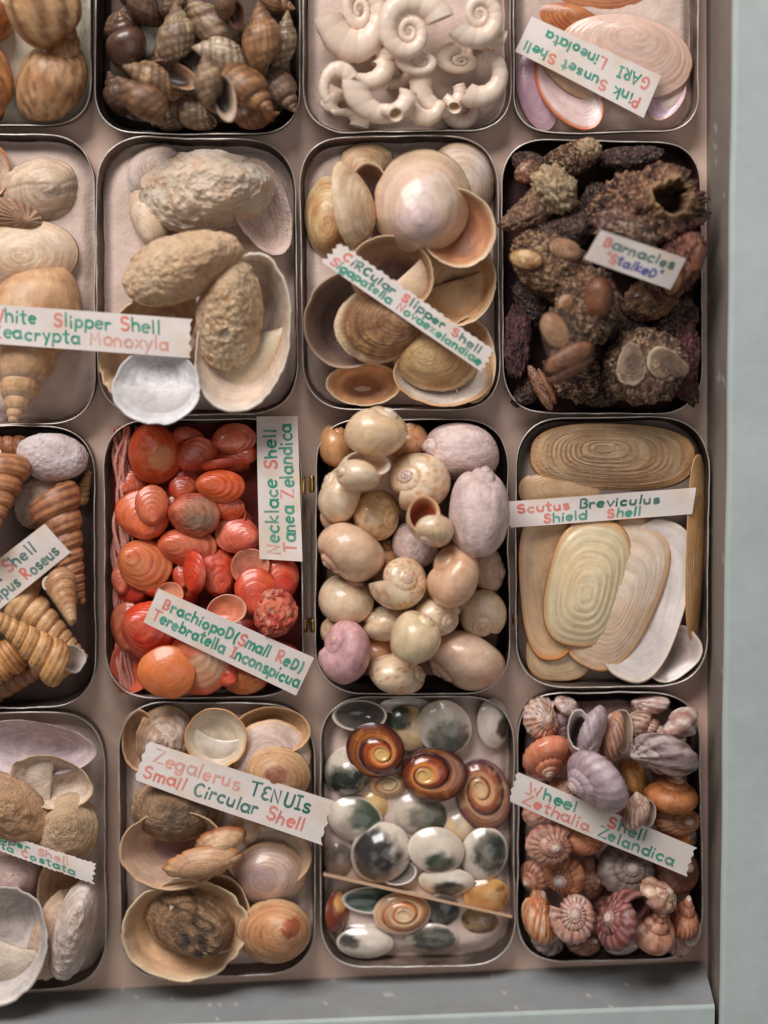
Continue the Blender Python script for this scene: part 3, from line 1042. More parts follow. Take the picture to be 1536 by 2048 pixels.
# ---- large tan whelks, top left
CUR[0] = 'T11'
g = 'large tan whelks in the top left tin'
BIG = dict(n=4.2, W=2.1, round_=.6, rc=.45, a=.55, b=.88, T=1.38, foot=1.15, c0=(186, 142, 96), c1=(150, 98, 58), cords=(22, .006), spots=(26, (84, 54, 36), .7), flames=(14, (128, 82, 50), .6), mat='satin', apex=(132, 96, 66), apexr=(.05, .3), zs=.85)
snail(BIG, 'whelk_shell', 'shell', g, (-75, 95, 26, 255), 120, 70, 60, 'orange tan whelk cut off by the left edge, below the orange-brown one', c0=(190, 130, 80))
snail(BIG, 'whelk_shell', 'shell', g, (-80, -10, 24, 92), 200, 60, 40, 'orange-brown whelk at the left edge beside the streaked whelk', c0=(176, 108, 58), c1=(150, 84, 44))
snail(BIG, 'whelk_shell', 'shell', g, (33, 60, 180, 252), 66, 68, 70, 'round tan whelk speckled with brown, small spire to the upper right', c0=(184, 146, 108), c1=(156, 108, 68), cords=(0, 0), T=1.75, q=.85)
snail(BIG, 'whelk_shell', 'shell', g, (26, -70, 178, 96), 105, 80, 95, 'large tan whelk with dark brown vertical streaks at the top edge', c0=(190, 152, 112), c1=(160, 116, 76), flames=(9, (96, 56, 32), .8), spots=None, foot=1.4, q=1.0)

# ---- brown banded whelks
CUR[0] = 'T12'
g = 'brown banded whelks in the top tin'
WH = dict(n=5.2, W=1.72, rc=.40, a=.54, b=.92, T=2.1, foot=1.45, c0=(178, 156, 128), c1=(126, 98, 76), bands=(15, (72, 52, 40), .9), flames=(17, (84, 60, 46), .6), ribs=(17, .05), mat='satin', mouth=(150, 112, 86), deep=(40, 24, 18), cords=(16, .02), apex=(130, 100, 72), apexr=(.04, .25), cover=((78, 56, 46), .5))
def wh(box, rot, tilt, spin, label, **k):
    return snail(WH, 'whelk_shell', 'shell', g, box, rot, tilt, spin, label, **k)
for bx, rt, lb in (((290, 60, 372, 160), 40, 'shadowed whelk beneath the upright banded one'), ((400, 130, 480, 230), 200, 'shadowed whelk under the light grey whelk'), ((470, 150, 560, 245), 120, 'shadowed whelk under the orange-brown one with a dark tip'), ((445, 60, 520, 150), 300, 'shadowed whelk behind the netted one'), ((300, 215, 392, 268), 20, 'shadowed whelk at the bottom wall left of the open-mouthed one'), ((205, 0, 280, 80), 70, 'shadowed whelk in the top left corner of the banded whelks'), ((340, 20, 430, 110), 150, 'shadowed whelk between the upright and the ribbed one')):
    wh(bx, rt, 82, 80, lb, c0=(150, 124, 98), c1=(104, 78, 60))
wh((212, 25, 292, 142), 100, 80, 100, 'dark glossy brown whelk at the upper left of the banded whelks', c0=(84, 52, 40), c1=(52, 32, 28), mat='gloss', ribs=(0, 0))
wh((205, 142, 272, 232), 110, 85, 80, 'dull brown whelk low against the left wall of the banded whelk tin', c0=(120, 92, 70), c1=(86, 60, 44))
wh((322, 198, 432, 272), 170, 85, 70, 'grey-tan whelk lying low between the apex-up whelk and the lower left one', c0=(168, 146, 120))
wh((535, 122, 602, 228), -60, 80, 80, 'grey-brown whelk at the right wall pointing down', c0=(150, 122, 100), c1=(112, 84, 66))
wh((450, 222, 560, 275), 10, 82, 60, 'rusty orange whelk low in the bottom right corner of the banded whelks', c0=(176, 116, 70), c1=(140, 76, 44))
wh((225, -35, 328, 52), 160, 75, 60, 'mottled dark brown whelk cut off by the top edge', c0=(124, 92, 74), c1=(66, 42, 36))
wh((322, -35, 376, 34), 80, 80, 90, 'little banded whelk at the top edge above the upright one', c1=(110, 80, 54))
wh((510, -40, 592, 32), -20, 70, 60, 'plain brown whelk in the top right corner of the banded whelks', c0=(130, 92, 62), c1=(96, 60, 40), bands=None)
wh((546, 20, 599, 142), 84, 82, 95, 'pale cream and black banded whelk against the right wall', c0=(196, 178, 142), bands=(13, (70, 52, 40), .9), cover=None)
wh((374, -6, 494, 114), 118, 84, 100, 'slender grey whelk with fine dark diagonal ribs', ribs=(24, .05), c0=(172, 148, 120))
wh((312, 2, 390, 138), 92, 84, 95, 'upright tan whelk with strong dark bands, top middle', c0=(190, 168, 136))
wh((428, -22, 488, 52), 95, 40, -90, 'small whelk with a pinkish mouth at the top edge', mouth=(180, 130, 112), c0=(146, 108, 80))
wh((483, 2, 561, 152), 96, 82, 80, 'orange-tan finely netted whelk pointing up, right of the ribbed one', c0=(178, 132, 92), c1=(140, 98, 66), bands=(18, (84, 56, 38), .6))
wh((383, 72, 503, 152), 172, 84, 85, 'big light grey whelk crossing the middle of the banded whelks', c0=(206, 186, 160), c1=(170, 146, 120), cover=None)
wh((248, 118, 398, 202), 162, 84, -75, 'tan checked whelk lying on its side with open dark mouth', c0=(188, 154, 112), c1=(142, 104, 70))
wh((233, 178, 338, 272), 128, 80, 90, 'rusty brown whelk at the lower left with its tip up left', c0=(158, 118, 84), c1=(112, 74, 50))
wh((438, 118, 548, 228), -52, 74, 90, 'orange brown whelk with dark tip pointing to the lower right', c0=(176, 128, 80), c1=(130, 84, 50), apex=(92, 50, 32))
wh((388, 138, 472, 270), 100, 84, -85, 'tan whelk with narrow dark mouth and long white canal, bottom middle', c0=(182, 152, 118), mouth=(186, 160, 138), foot=1.8)

# ---- curled ramshorn shells
CUR[0] = 'T13'
g = 'white curled ramshorn shells'
RH = dict(n=2.2, W=2.7, rc=.86, a=.38, b=.38, T=0.0, gk=2.0, c0=(224, 206, 190), c1=(216, 196, 178), mat='porcelain', septa=13, flames=(13, (196, 168, 146), .35), mouth=(222, 202, 180), deep=(196, 166, 138), nphi=22, per=90, nz=2, zs=.8)
def rh(box, rot, tilt, spin, label, **k):
    return snail(RH, 'ramshorn_shell', 'shell', g, box, rot, tilt, spin, label, **k)
rh((745, 62, 800, 118), 0, 30, 30, 'tan broken ramshorn tube deep between the two large coils', t0=1.6, c0=(200, 170, 140), c1=(180, 140, 110))
for bx, rt, t0_, lb in (((640, 180, 700, 232), 100, 1.62, 'short white arc low at the left wall'), ((770, 120, 830, 180), 250, 1.6, 'short white curl left of the arc with an open loop'), ((930, 60, 985, 130), 40, 1.6, 'short white curl between the top right coil and the thick C shape'), ((720, 90, 790, 140), 300, 1.65, 'short white curl between the top left and the largest coil'), ((880, 210, 960, 262), 200, 1.65, 'short white arc near the lower right corner of the coil tin'), ((660, 220, 740, 262), 330, 1.7, 'short white arc near the lower left corner of the coil tin')):
    rh(bx, 0, 10, rt, lb, t0=t0_, n=2.1)
rh((640, 120, 792, 184), 0, 10, 200, 'wide shallow white arc below the top left coil', t0=1.75, n=2.2)
rh((818, 138, 935, 236), 0, 14, 150, 'white arc with an open loop below the centre coil', t0=1.5, n=2.15)
rh((922, 94, 1024, 218), 0, 8, -130, 'thick white C-shaped shell against the right wall', t0=1.55, n=2.15)
rh((638, 122, 716, 210), 0, 10, 30, 'small white C-shaped shell at the left, opening right', t0=1.55, n=2.1)
rh((798, 190, 892, 266), 0, 10, 165, 'ridged white hook at the bottom right of centre', t0=1.6, n=2.1)
rh((684, 160, 832, 248), 0, 10, 165, 'large white crescent sweeping from lower left to right', t0=1.7, n=2.2)
rh((760, 228, 806, 266), 90, 62, -90, 'tiny round open tube end by the bottom wall', t0=1.95, n=2.2)
rh((884, 186, 922, 228), 60, 60, -90, 'small glassy cup-like tube end right of the bottom hook', t0=1.95, n=2.2)
rh((953, 62, 1014, 102), 0, 5, 80, 'short smooth white tube below the top right coil', t0=2.02, n=2.17)
rh((790, 80, 874, 152), 0, 8, 110, 'small tight white coil tucked under the largest coil')
rh((867, 80, 957, 148), 0, 10, 95, 'small tight white coil left of the thick C shape', n=2.4)
rh((627, -48, 778, 126), 0, 6, 190, 'large white coil in the top left corner', rc=.86, a=.40)
rh((896, -14, 1008, 98), 0, 8, 210, 'white coil in the top right corner with open end downward')
rh((756, -26, 908, 120), 0, 5, 20, 'largest white coil with a clear spiral, top centre')

# ---- pink sunset shells
CUR[0] = 'T14'
g = 'flat pink sunset shells'
SU = dict(L=1, Wd=.58, h=.10, ax=.05, ay=.30, egg=.08, p=1.7, th=.012, rings=(11, (196, 150, 124), .5), c0=(206, 178, 160), c1=(196, 160, 140), ridge=(13, .003), mat='gloss', inner=(206, 178, 176), wob=.01, zs=.9)
def su(box, rot, pitch, roll, label, **k):
    return valve(SU, 'sunset_shell', 'shell', g, box, rot, pitch, roll, label, **k)
su((1027, 112, 1118, 275), 105, 0, 0, 'smooth lilac sunset shell against the left wall', c0=(176, 140, 150), c1=(160, 124, 138), rings=None)
su((1292, 148, 1372, 242), 70, 0, 180, 'small lilac pearly sunset shell at the lower right', c0=(196, 168, 178), inner=(196, 168, 182), edge=(190, 150, 120))
su((1318, -30, 1362, 12), 0, 0, 0, 'small white chip of shell at the top edge', c0=(216, 200, 188))
su((1072, 4, 1210, 92), -25, -4, 5, 'orange brown sunset shell tucked behind the paper label', c0=(186, 120, 72), c1=(160, 90, 50), rings=(9, (120, 64, 36), .7))
su((1068, 108, 1208, 272), 118, 5, 180, 'hollow sunset shell with burnt orange edge below the label', inner=(206, 178, 172), inner2=((214, 190, 188), .6, .7), edge=(186, 92, 40), c0=(190, 120, 80))
su((1074, 62, 1240, 202), -28, 6, 0, 'tan sunset shell edge showing under the label', c0=(196, 160, 126), c1=(176, 134, 100))
su((1084, -60, 1300, 18), -6, 0, 0, 'glossy orange sunset shell cut off by the top edge', c0=(196, 124, 70), c1=(176, 92, 44))
su((1118, 26, 1390, 196), -12, 2, 3, 'largest sunset shell, pale pink with fine growth rings', c0=(210, 182, 168), c1=(200, 168, 150), q=.9)

# ---- left tin with the big spired shell
CUR[0] = 'T21'
g = 'pale shells in the left tin of the second row'
TUR = dict(n=5.6, W=1.55, rc=.46, a=.54, b=.62, T=1.9, foot=1.2, c0=(206, 170, 132), c1=(184, 140, 102), cords=(16, .012), bands=(16, (166, 116, 78), .5), mat='satin', mouth=(214, 196, 180), suture=((226, 206, 188), 1.25), zs=.75, nz=2)
valve(dict(L=1, Wd=.8, h=.2, ax=-.3, p=2.2, th=.03), 'limpet_shell', 'shell', g, (-60, 288, 22, 402), 80, 0, 180, 'orange rimmed cup at the left edge above the ribbed fragment', inner=(190, 160, 140), edge=(176, 116, 70), c0=(190, 130, 80))
valve(dict(L=1, Wd=.85, h=.24, ax=.2, p=1.5, th=.03, wob=.10), 'slipper_shell', 'shell', g, (0, 312, 152, 452), 20, 0, 10, 'flat beige slipper shell with a grey curved crease', c0=(198, 172, 146), c1=(184, 160, 140), rings=(5, (160, 128, 100), .4), cracks=(3, (130, 118, 112), .5))
valve(dict(L=1, Wd=.5, h=.25, ax=.3, p=1.6, th=.03, rays=(18, .03), wob=.08), 'ribbed_shell', 'shell', g, (-30, 392, 84, 468), -20, 0, 0, 'ribbed brownish shell fragment below the flat slipper shell', c0=(176, 146, 122), c1=(146, 110, 86), rayc=(18, (110, 80, 62), .6), mat='matte')
valve(dict(L=1, Wd=.75, h=.2, ax=.0, p=2.2, th=.03), 'flat_cap_shell', 'shell', g, (-60, 438, 154, 588), 10, 0, 0, 'broad smooth cream flare of shell above the paper label', c0=(212, 190, 166), c1=(198, 172, 148), rings=(3, (190, 150, 112), .5), mat='satin')
snail(TUR, 'spired_shell', 'shell', g, (-28, 528, 158, 846), -100, 76, 80, 'big tan spired shell with its pointed tip down')

# ---- chalky white slipper shells
CUR[0] = 'T22'
g = 'chalky white slipper shells'
SL = dict(L=1, Wd=.62, h=.30, stain=(5, (186, 150, 118), .35), ax=.22, egg=-.12, p=2.0, th=.022, wob=.05, nphi=130, nu=70, c0=(238, 220, 198), c1=(226, 202, 176), mat='chalk', lump=(15, .04), inner=(214, 196, 182), shelf=None)
def sl(box, rot, pitch, roll, label, **k):
    return valve(SL, 'slipper_shell', 'shell', g, box, rot, pitch, roll, label, **k)
sl((242, 284, 366, 404), 60, 0, 0, 'smooth pale pink slipper shell in the upper left corner', lump=(0, 0), c0=(204, 186, 178), c1=(196, 174, 166), mat='satin', Wd=.8)
sl((254, 378, 334, 502), -58, 0, 25, 'slim cream slipper shell edge left under the big rough one', lump=(0, 0), c0=(206, 178, 148), mat='satin')
sl((466, 318, 592, 514), -62, 10, 168, 'hollow slipper shell with a pitted lower rim at the right wall', c0=(176, 150, 128), spots=(40, (92, 66, 50), .9), inner=(206, 182, 170))
sl((206, 566, 408, 806), 66, 0, 180, 'hollow orange-cream slipper shell under the middle of the label', inner=(208, 176, 148), inner2=((196, 160, 134), .7, .6), edge=(206, 176, 136), lump=(0, 0), mat='satin', h=.42)
sl((408, 518, 598, 834), 77, 4, 178, 'large hollow slipper shell with a cream inner shelf at the lower right', inner=(214, 190, 170), shelf=(.02, .42, .05), shelfc=(224, 204, 172), edge=(222, 206, 188), h=.42, mat='satin', lump=(0, 0))
sl((384, 512, 524, 744), 82, 0, 0, 'beige pitted slipper shell with a small brown hole', c0=(232, 206, 172), c1=(214, 182, 146), hole=(-.18, .0, .045), lump=(22, .034), spots=(34, (158, 112, 76), .6), h=.34, wob=.07)
sl((238, 456, 484, 614), 20, 0, 0, 'tan grainy slipper shell in the middle of the chalky ones', c0=(220, 190, 156), c1=(202, 168, 132), lump=(26, .026), spots=(40, (140, 108, 82), .5), h=.34, Wd=.55, wob=.05)
sl((272, 292, 548, 462), 6, 0, 0, 'largest chalky white slipper shell with deep wrinkles', c0=(240, 224, 204), c1=(228, 206, 182), lump=(13, .055), spots=(9, (196, 150, 114), .4), h=.36, q=.9, wob=.08)
sl((226, 694, 402, 850), 84, 6, 180, 'pure white slipper shell with its shelf up, hanging over the lower edge', inner=(222, 216, 216), shelf=(-.02, .32, .04), shelfc=(216, 208, 206), q=1.0, stain=None, c0=(220, 212, 208), edge=(228, 222, 220), lump=(0, 0), mat='satin', h=.2, over=True, Wd=.95, wob=.07)

# ---- round slipper shells
CUR[0] = 'T23'
g = 'round tan slipper shells'
RS = dict(L=1, Wd=.92, h=.34, ax=-.18, p=2.5, stain=(3, (184, 142, 106), .4), th=.02, wob=.03, c0=(210, 178, 144), c1=(192, 152, 114), rings=(7, (156, 112, 76), .4), mat='satin', inner=(196, 160, 124), inner2=((120, 84, 62), .8, .8), edge=(204, 178, 146))
def rs(box, rot, pitch, roll, label, **k):
    return valve(RS, 'slipper_shell', 'shell', g, box, rot, pitch, roll, label, **k)
rs((652, 732, 804, 820), 90, -8, 180, 'orange tan cup lying at the bottom middle wall', inner=(196, 146, 104), inner2=((130, 76, 52), .7, .8), q=.9)
rs((838, 282, 994, 454), 60, 0, 12, 'white pearly slipper shell in the upper right corner', c0=(214, 200, 188), c1=(200, 180, 164), mat='gloss', rings=(4, (180, 150, 130), .4))
rs((676, 282, 790, 372), 90, 0, -6, 'tan slipper shell at the top with a broken lower edge', wob=.06)
rs((700, 325, 775, 420), 90, 0, 170, 'dark brown hollow of a broken shell under the top tan one', inner=(96, 60, 46), inner2=((60, 36, 30), .8, .8))
rs((896, 632, 998, 806), -60, 8, 160, 'orange tan cup edge at the lower right wall', inner=(196, 150, 108))
rs((832, 466, 992, 654), 100, 0, 180, 'tan cup with a dark hole at the right wall', inner=(192, 152, 112), inner2=((88, 52, 42), .45, 1), shelf=(.0, .55, .0), shelfc=(184, 146, 108))
rs((596, 348, 694, 516), 95, 0, -6, 'yellowish tan slipper shell at the left wall', c0=(204, 176, 128), c1=(176, 130, 82), rings=(10, (150, 100, 62), .6))
rs((664, 322, 752, 498), 100, 0, 62, 'pale slipper shell standing on its edge beside the yellowish one', c0=(206, 184, 156), c1=(180, 150, 120), Wd=.8, lift=-.004)
rs((606, 542, 792, 738), 60, 0, 180, 'grey-brown hollow shell with dark inside at the left', inner=(122, 98, 86), inner2=((78, 58, 52), .9, .9), edge=(160, 134, 112), c0=(150, 120, 100))
rs((698, 472, 868, 626), 130, 0, 176, 'cup with a ragged inner shelf and dark inside, behind the label', inner=(150, 112, 86), inner2=((72, 44, 36), .8, 1), edge=(190, 158, 124), shelf=(-.1, .4, .0), shelfc=(196, 168, 138))
rs((836, 378, 992, 538), -40, 0, 178, 'brown cup holding the pearly pink dome', inner=(170, 118, 84), inner2=((110, 62, 44), .9, .7))
rs((786, 694, 985, 822), -25, 0, 174, 'white-lipped cup under the yellow grained dome', inner=(216, 200, 186), inner2=((200, 170, 140), .5, .5), edge=(196, 150, 108))
rs((784, 648, 960, 784), -30, 0, 0, 'yellow grained dome at the lower right under the label', c0=(204, 176, 128), c1=(186, 148, 100), rings=(13, (160, 118, 74), .5), mat='matte')
rs((666, 570, 848, 728), -160, 0, 0, 'brown dome with wood-like grain below the label', ax=-.38, c0=(176, 134, 92), c1=(134, 92, 60), rings=(15, (88, 56, 38), .8), mat='matte', lump=(6, .03), ridge=(16, .006), q=.9, spots=(20, (96, 60, 40), .5))
rs((746, 292, 946, 512), -102, 0, 0, 'large pearly pink dome with a smooth beak, top right', ax=.20, p=2.8, c0=(204, 176, 156), c1=(188, 158, 138), rings=(4, (178, 136, 112), .3), stain=(2.5, (196, 166, 128), .5), mat='gloss', beak=.035, h=.40, q=.86, patch=[(.2, 0, .22, (192, 166, 162)), (-.1, .1, .2, (206, 186, 178))])

# ---- stalked barnacles
CUR[0] = 'T24'
g = 'stalked barnacles in the dark tin'
def plate(L, a, h, c0, c1, t, rot=0, pitch=0, roll=0, mat='wet', rings=(6, (96, 62, 44), .6), **k):
    k.setdefault('p', 2.4)
    k.setdefault('wob', .05)
    pcs = cap(L=L, Wd=a, h=h, ax=.2, th=.03, c0=c0, c1=c1, rings=rings, mat=mat, inner=c1, seed=nxt(), nphi=40, nu=16, **k)
    return moved(pcs[0], rotcap(rot, pitch, roll), 1, t, 'plate')
def lp(**k):
    k.setdefault('seed', nxt())
    return lumpy(**k)
DK = dict(c0=(98, 64, 48), c1=(40, 24, 22), c2=(186, 150, 116))
def stalk(L=.9, w=.3, bend=.1, taper=-.3, **k):
    d = dict(L=L, a=w, b=w, rough=.20, f=4, bend=bend, taper=taper, nu=64, nv=60, **DK)
    d.update(k)
    return lp(**d)
def bar(box, rot, label, pcs, pitch=0, roll=0, **p):
    p.setdefault('over', True)
    p.setdefault('q', .86)
    return lumps('stalked_barnacle', 'barnacle', g, box, rot, pitch, roll, label, pcs, **p)
BLK = dict(c0=(70, 50, 44), c1=(34, 22, 22), c2=(126, 100, 84))
for bx, rt, lb in (((1020, 300, 1110, 400), 120, 'blackish barnacle stalk in the top left corner of the dark tin'), ((1180, 290, 1330, 350), 5, 'blackish barnacle stalk along the top wall behind the largest one'), ((1140, 360, 1230, 480), 70, 'blackish barnacle stalk between the pale ridged head and the largest one'), ((1060, 420, 1200, 500), 15, 'bristly blackish stalk above the netted barnacle with pale plates'), ((1180, 600, 1300, 700), -30, 'blackish stalk between the chestnut plate and the white ended one'), ((1290, 590, 1400, 690), 60, 'blackish stalk at the right wall above the white ended one'), ((1020, 560, 1110, 660), 100, 'blackish stalk at the left wall below the netted one'), ((1150, 730, 1260, 816), 20, 'blackish stalk at the bottom wall'), ((1320, 730, 1400, 816), 130, 'blackish stalk in the lower right corner of the dark tin'), ((1020, 740, 1090, 816), 60, 'blackish stalk in the lower left corner of the dark tin')):
    bar(bx, rt, lb, [stalk(w=.42, **BLK)])
bar((1006, 606, 1066, 760), 85, 'dark maroon barnacle crust against the left wall', [lp(a=.5, b=.4, rough=.3, c0=(78, 44, 46), c1=(42, 22, 26), c2=(110, 70, 66))])
bar((1330, 640, 1404, 800), 85, 'dark red crusted barnacle low along the right wall', [lp(a=.4, b=.3, rough=.3, c0=(74, 36, 34), c1=(38, 18, 20), c2=(120, 70, 66))])
bar((1028, 318, 1080, 368), 80, 'small shiny brown barnacle plate at the upper left', [lp(a=.5, b=.4, rough=.2, c0=(132, 80, 56), c1=(84, 46, 36), mat='wet')])
bar((1084, 274, 1204, 352), 20, 'barnacle with a pale crumbly tip by the top edge', [stalk(w=.5), moved(lp(L=.42, a=.4, b=.36, rough=.35, f=6, c0=(206, 180, 148), c1=(176, 146, 112), c2=(130, 96, 72)), None, 1, (.28, .06, .14), 'pale_crust')])
bar((1084, 676, 1216, 812), 100, 'dark bristly barnacle lump at the bottom middle', [lp(a=.75, b=.55, rough=.32, f=4, **DK)])
bar((1054, 730, 1114, 822), -62, 'slender chestnut barnacle plates leaning in the lower left corner', [lp(a=.26, b=.3, rough=.10, c0=(130, 86, 64), c1=(90, 54, 42), mat='wet'), plate(.8, .18, .1, (150, 104, 78), (110, 66, 48), (.05, .14, .06))])
bar((1240, 550, 1360, 646), 15, 'brown barnacle lump with scattered white specks, right of centre', [lp(a=.66, b=.5, rough=.26, c0=(122, 88, 60), c1=(80, 52, 38), c2=(150, 122, 90))] + [moved(lp(L=.09, a=.05, b=.05, rough=.1, c0=(214, 204, 190), c1=(200, 186, 170), nu=10, nv=12, seed=7 + i), rotm(20 * i, 0, 0), 1, (-.26 + .14 * i, .12 - .10 * (i % 3), .25 - .02 * i), 'white_speck') for i in range(5)])
bar((1296, 456, 1418, 606), 68, 'reddish barnacle with orange plates at the right wall', [lp(a=.55, b=.5, rough=.26, c0=(112, 66, 52), c1=(66, 36, 32), c2=(160, 112, 84)), plate(.5, .24, .10, (160, 108, 66), (120, 70, 44), (-.2, .0, .22), 10, 0, -10, edge=(70, 40, 30)), plate(.4, .18, .10, (140, 88, 60), (104, 60, 42), (.16, -.16, .2), 10, 0, -20, edge=(70, 40, 30))])
bar((1014, 456, 1196, 612), -30, 'barnacle with netted brown skin and two pale oval plates at its left end', [lp(a=.68, b=.5, rough=.18, f=5, nu=80, nv=90, c0=(112, 80, 58), c1=(56, 36, 28), c2=(180, 146, 110), c2t=.60), plate(.40, .22, .06, (204, 174, 126), (168, 122, 72), (-.32, -.10, .21), 20, -20, 0, spots=(14, (130, 84, 46), .8), edge=(90, 60, 40)), plate(.40, .24, .06, (180, 144, 112), (150, 110, 82), (.0, .20, .24), 10, 0, 10, mat='matte', edge=(96, 68, 50))])
bar((1106, 530, 1248, 700), 75, 'barnacle with a glossy chestnut plate in the centre', [lp(a=.72, b=.5, rough=.19, f=4, nu=80, nv=90, **DK), plate(.56, .36, .14, (136, 86, 60), (100, 58, 40), (.14, -.06, .20), 8, 0, 0, edge=(58, 36, 28)), plate(.26, .24, .08, (186, 150, 112), (150, 108, 76), (-.02, .26, .2), 30, 0, 25, edge=(84, 56, 42))])
bar((1076, 610, 1190, 768), 105, 'barnacle with smooth tan mussel-like plates, lower left of centre', [lp(a=.6, b=.4, rough=.18, c0=(70, 46, 38), c1=(40, 24, 22)), plate(.60, .40, .13, (180, 142, 110), (150, 108, 80), (.20, .10, .17), 20, 0, 0, edge=(64, 38, 30)), plate(.34, .84, .14, (150, 106, 78), (116, 74, 54), (-.20, 0, .19), 10, 0, 0, rings=(6, (76, 44, 34), .8), edge=(56, 34, 28)), plate(.20, .80, .12, (140, 98, 72), (110, 70, 52), (-.36, .0, .12), 12, 10, 0, edge=(56, 34, 28))])
bar((1202, 652, 1380, 814), 10, 'barnacle with two grey oval open ends rimmed in white, lower right', [lp(a=.82, b=.55, rough=.20, f=4, nu=80, nv=90, c0=(108, 78, 60), c1=(56, 36, 30), c2=(184, 156, 126)), plate(.48, .34, .035, (150, 130, 110), (112, 92, 78), (-.20, .06, .27), 80, 0, 0, edge=(184, 164, 138), mat='matte', wob=.10, egg=-.3, patch=[(.05, 0, .2, (96, 78, 64))]), plate(.54, .32, .03, (150, 128, 106), (112, 92, 74), (.24, -.02, .24), -24, 8, 0, edge=(180, 160, 134), mat='matte', wob=.10, egg=-.45, patch=[(-.05, 0, .2, (92, 74, 60))])])
bar((994, 326, 1160, 466), 40, 'barnacle with a long dark stalk and a pale ridged head, upper left', [stalk(L=.9, w=.32, taper=-.4, c0=(124, 92, 72), c1=(84, 58, 46)), moved(lp(L=.46, a=.58, b=.5, rough=.36, f=5, c0=(214, 192, 158), c1=(180, 150, 112), c2=(120, 86, 62), c2t=.58), None, 1, (.30, .02, .10), 'pale_crust')])
bar((1160, 318, 1426, 512), 22, 'largest barnacle, raised above the rest, with a dark hollow end ringed in tan', [lp(L=1, a=.68, b=.42, rough=.34, f=3.4, nu=110, nv=130, c0=(104, 68, 54), c1=(48, 28, 26), c2=(170, 130, 98), taper=-.25, hollow=(.24, .02, .17, (190, 150, 110), (70, 44, 40))), plate(.34, .18, .08, (176, 134, 98), (140, 94, 66), (-.26, -.20, .17), 40, 0, -20, edge=(76, 50, 38))])
bar((1180, 416, 1322, 502), -30, 'knobbly tan barnacle stalk with white flecks in front of the largest one', [lp(a=.6, b=.5, rough=.28, f=4, c0=(112, 74, 58), c1=(64, 38, 32), c2=(214, 196, 176), c2t=.68)])

# ---- turret shells
CUR[0] = 'T31'
g = 'brown turret shells'
TT = dict(n=8.2, W=1.20, rc=.50, a=.50, b=.50, T=4.6, sqx=.55, c0=(196, 152, 110), c1=(172, 124, 84), cords=(13, .02), bands=(11, (118, 76, 52), .75), gk=3, mat='satin', mouth=(214, 192, 170), deep=(150, 118, 96), nphi=36, per=36, nz=1.5, zs=.85)
def tt(box, rot, tilt, spin, label, **k):
    return snail(TT, 'turret_shell', 'shell', g, box, rot, tilt, spin, label, **k)
tt((-60, 1335, 100, 1415), 20, 84, 80, 'dusky turret shell at the bottom edge of the turret tin', c0=(150, 110, 84), c1=(120, 80, 56))
tt((-70, 870, 66, 930), 170, 84, 80, 'reddish brown turret shell at the back left corner', c0=(150, 98, 66), c1=(120, 70, 46))
tt((145, 940, 194, 1010), 70, 80, 80, 'yellow tan turret tip behind the dark banded turret', c0=(196, 150, 96))
lumps('pebble', 'pebble', 'smooth stones among the turret shells', (30, 950, 140, 1060), 20, 0, 0, 'pale tan pebble under the label of the turret tin', [lp(a=.8, b=.5, rough=.08, f=1.5, c0=(196, 176, 160), c1=(180, 158, 140), c2=(150, 130, 118), c2t=.8, mat='chalk')])
lumps('pebble', 'pebble', 'smooth stones among the turret shells', (38, 866, 180, 964), -5, 0, 0, 'lilac grey pebble at the top of the turret tin', [lp(a=.66, b=.5, rough=.08, f=1.5, c0=(196, 182, 180), c1=(182, 164, 162), c2=(140, 122, 120), c2t=.82, mat='chalk')])
tt((10, 1020, 110, 1200), 60, 82, 80, 'light tan turret shell mostly under the paper label', c0=(200, 164, 124))
tt((86, 962, 196, 1205), -74, 80, 80, 'dark banded turret shell with its broad end up', c0=(170, 116, 80), c1=(140, 88, 58), bands=(9, (92, 52, 36), .85))
tt((-60, 898, 60, 1095), -96, 60, -60, 'reddish banded turret shell with its open end up at the left edge', c0=(176, 122, 84), c1=(146, 90, 60))
tt((-70, 1278, 52, 1405), 215, 80, 60, 'orange tan turret shell in the lower left corner of the turret tin', c0=(206, 146, 88), c1=(176, 108, 60))
tt((112, 1136, 194, 1244), -60, 42, -90, 'turret shell with its round mouth facing up, right wall', c0=(198, 158, 118), mouth=(222, 202, 180))
tt((26, 1156, 196, 1322), -42, 83, 85, 'straight tan turret shell pointing to the lower right', c0=(204, 164, 118), c1=(184, 138, 92), bands=(9, (150, 104, 66), .5))
tt((16, 1216, 192, 1374), 142, 78, -70, 'largest tan turret shell with a wide white mouth at the lower right', c0=(206, 158, 104), c1=(182, 128, 76), mouth=(226, 214, 206), deep=(190, 172, 160))

# ---- red lamp shells
CUR[0] = 'T32'
g = 'small red lamp shells'
LS = dict(L=1, Wd=.92, h=.23, ax=-.34, egg=.10, p=2.0, th=.03, stain=(3, (216, 128, 92), .4), c0=(206, 92, 54), c1=(186, 66, 40), rings=(5, (150, 44, 28), .5), ridge=(7, .004), mat='gloss', inner=(206, 120, 96), wob=.03, zs=1.1, nphi=56, nu=24)
def ls(box, rot, pitch, roll, label, **k):
    for q_ in ('c0', 'c1', 'inner'):
        v = k.get(q_, LS[q_])
        k[q_] = (v[0], v[1] * .94, v[2] * .86)
    return valve(LS, 'lamp_shell', 'shell', g, box, rot, pitch, roll, label, **k)
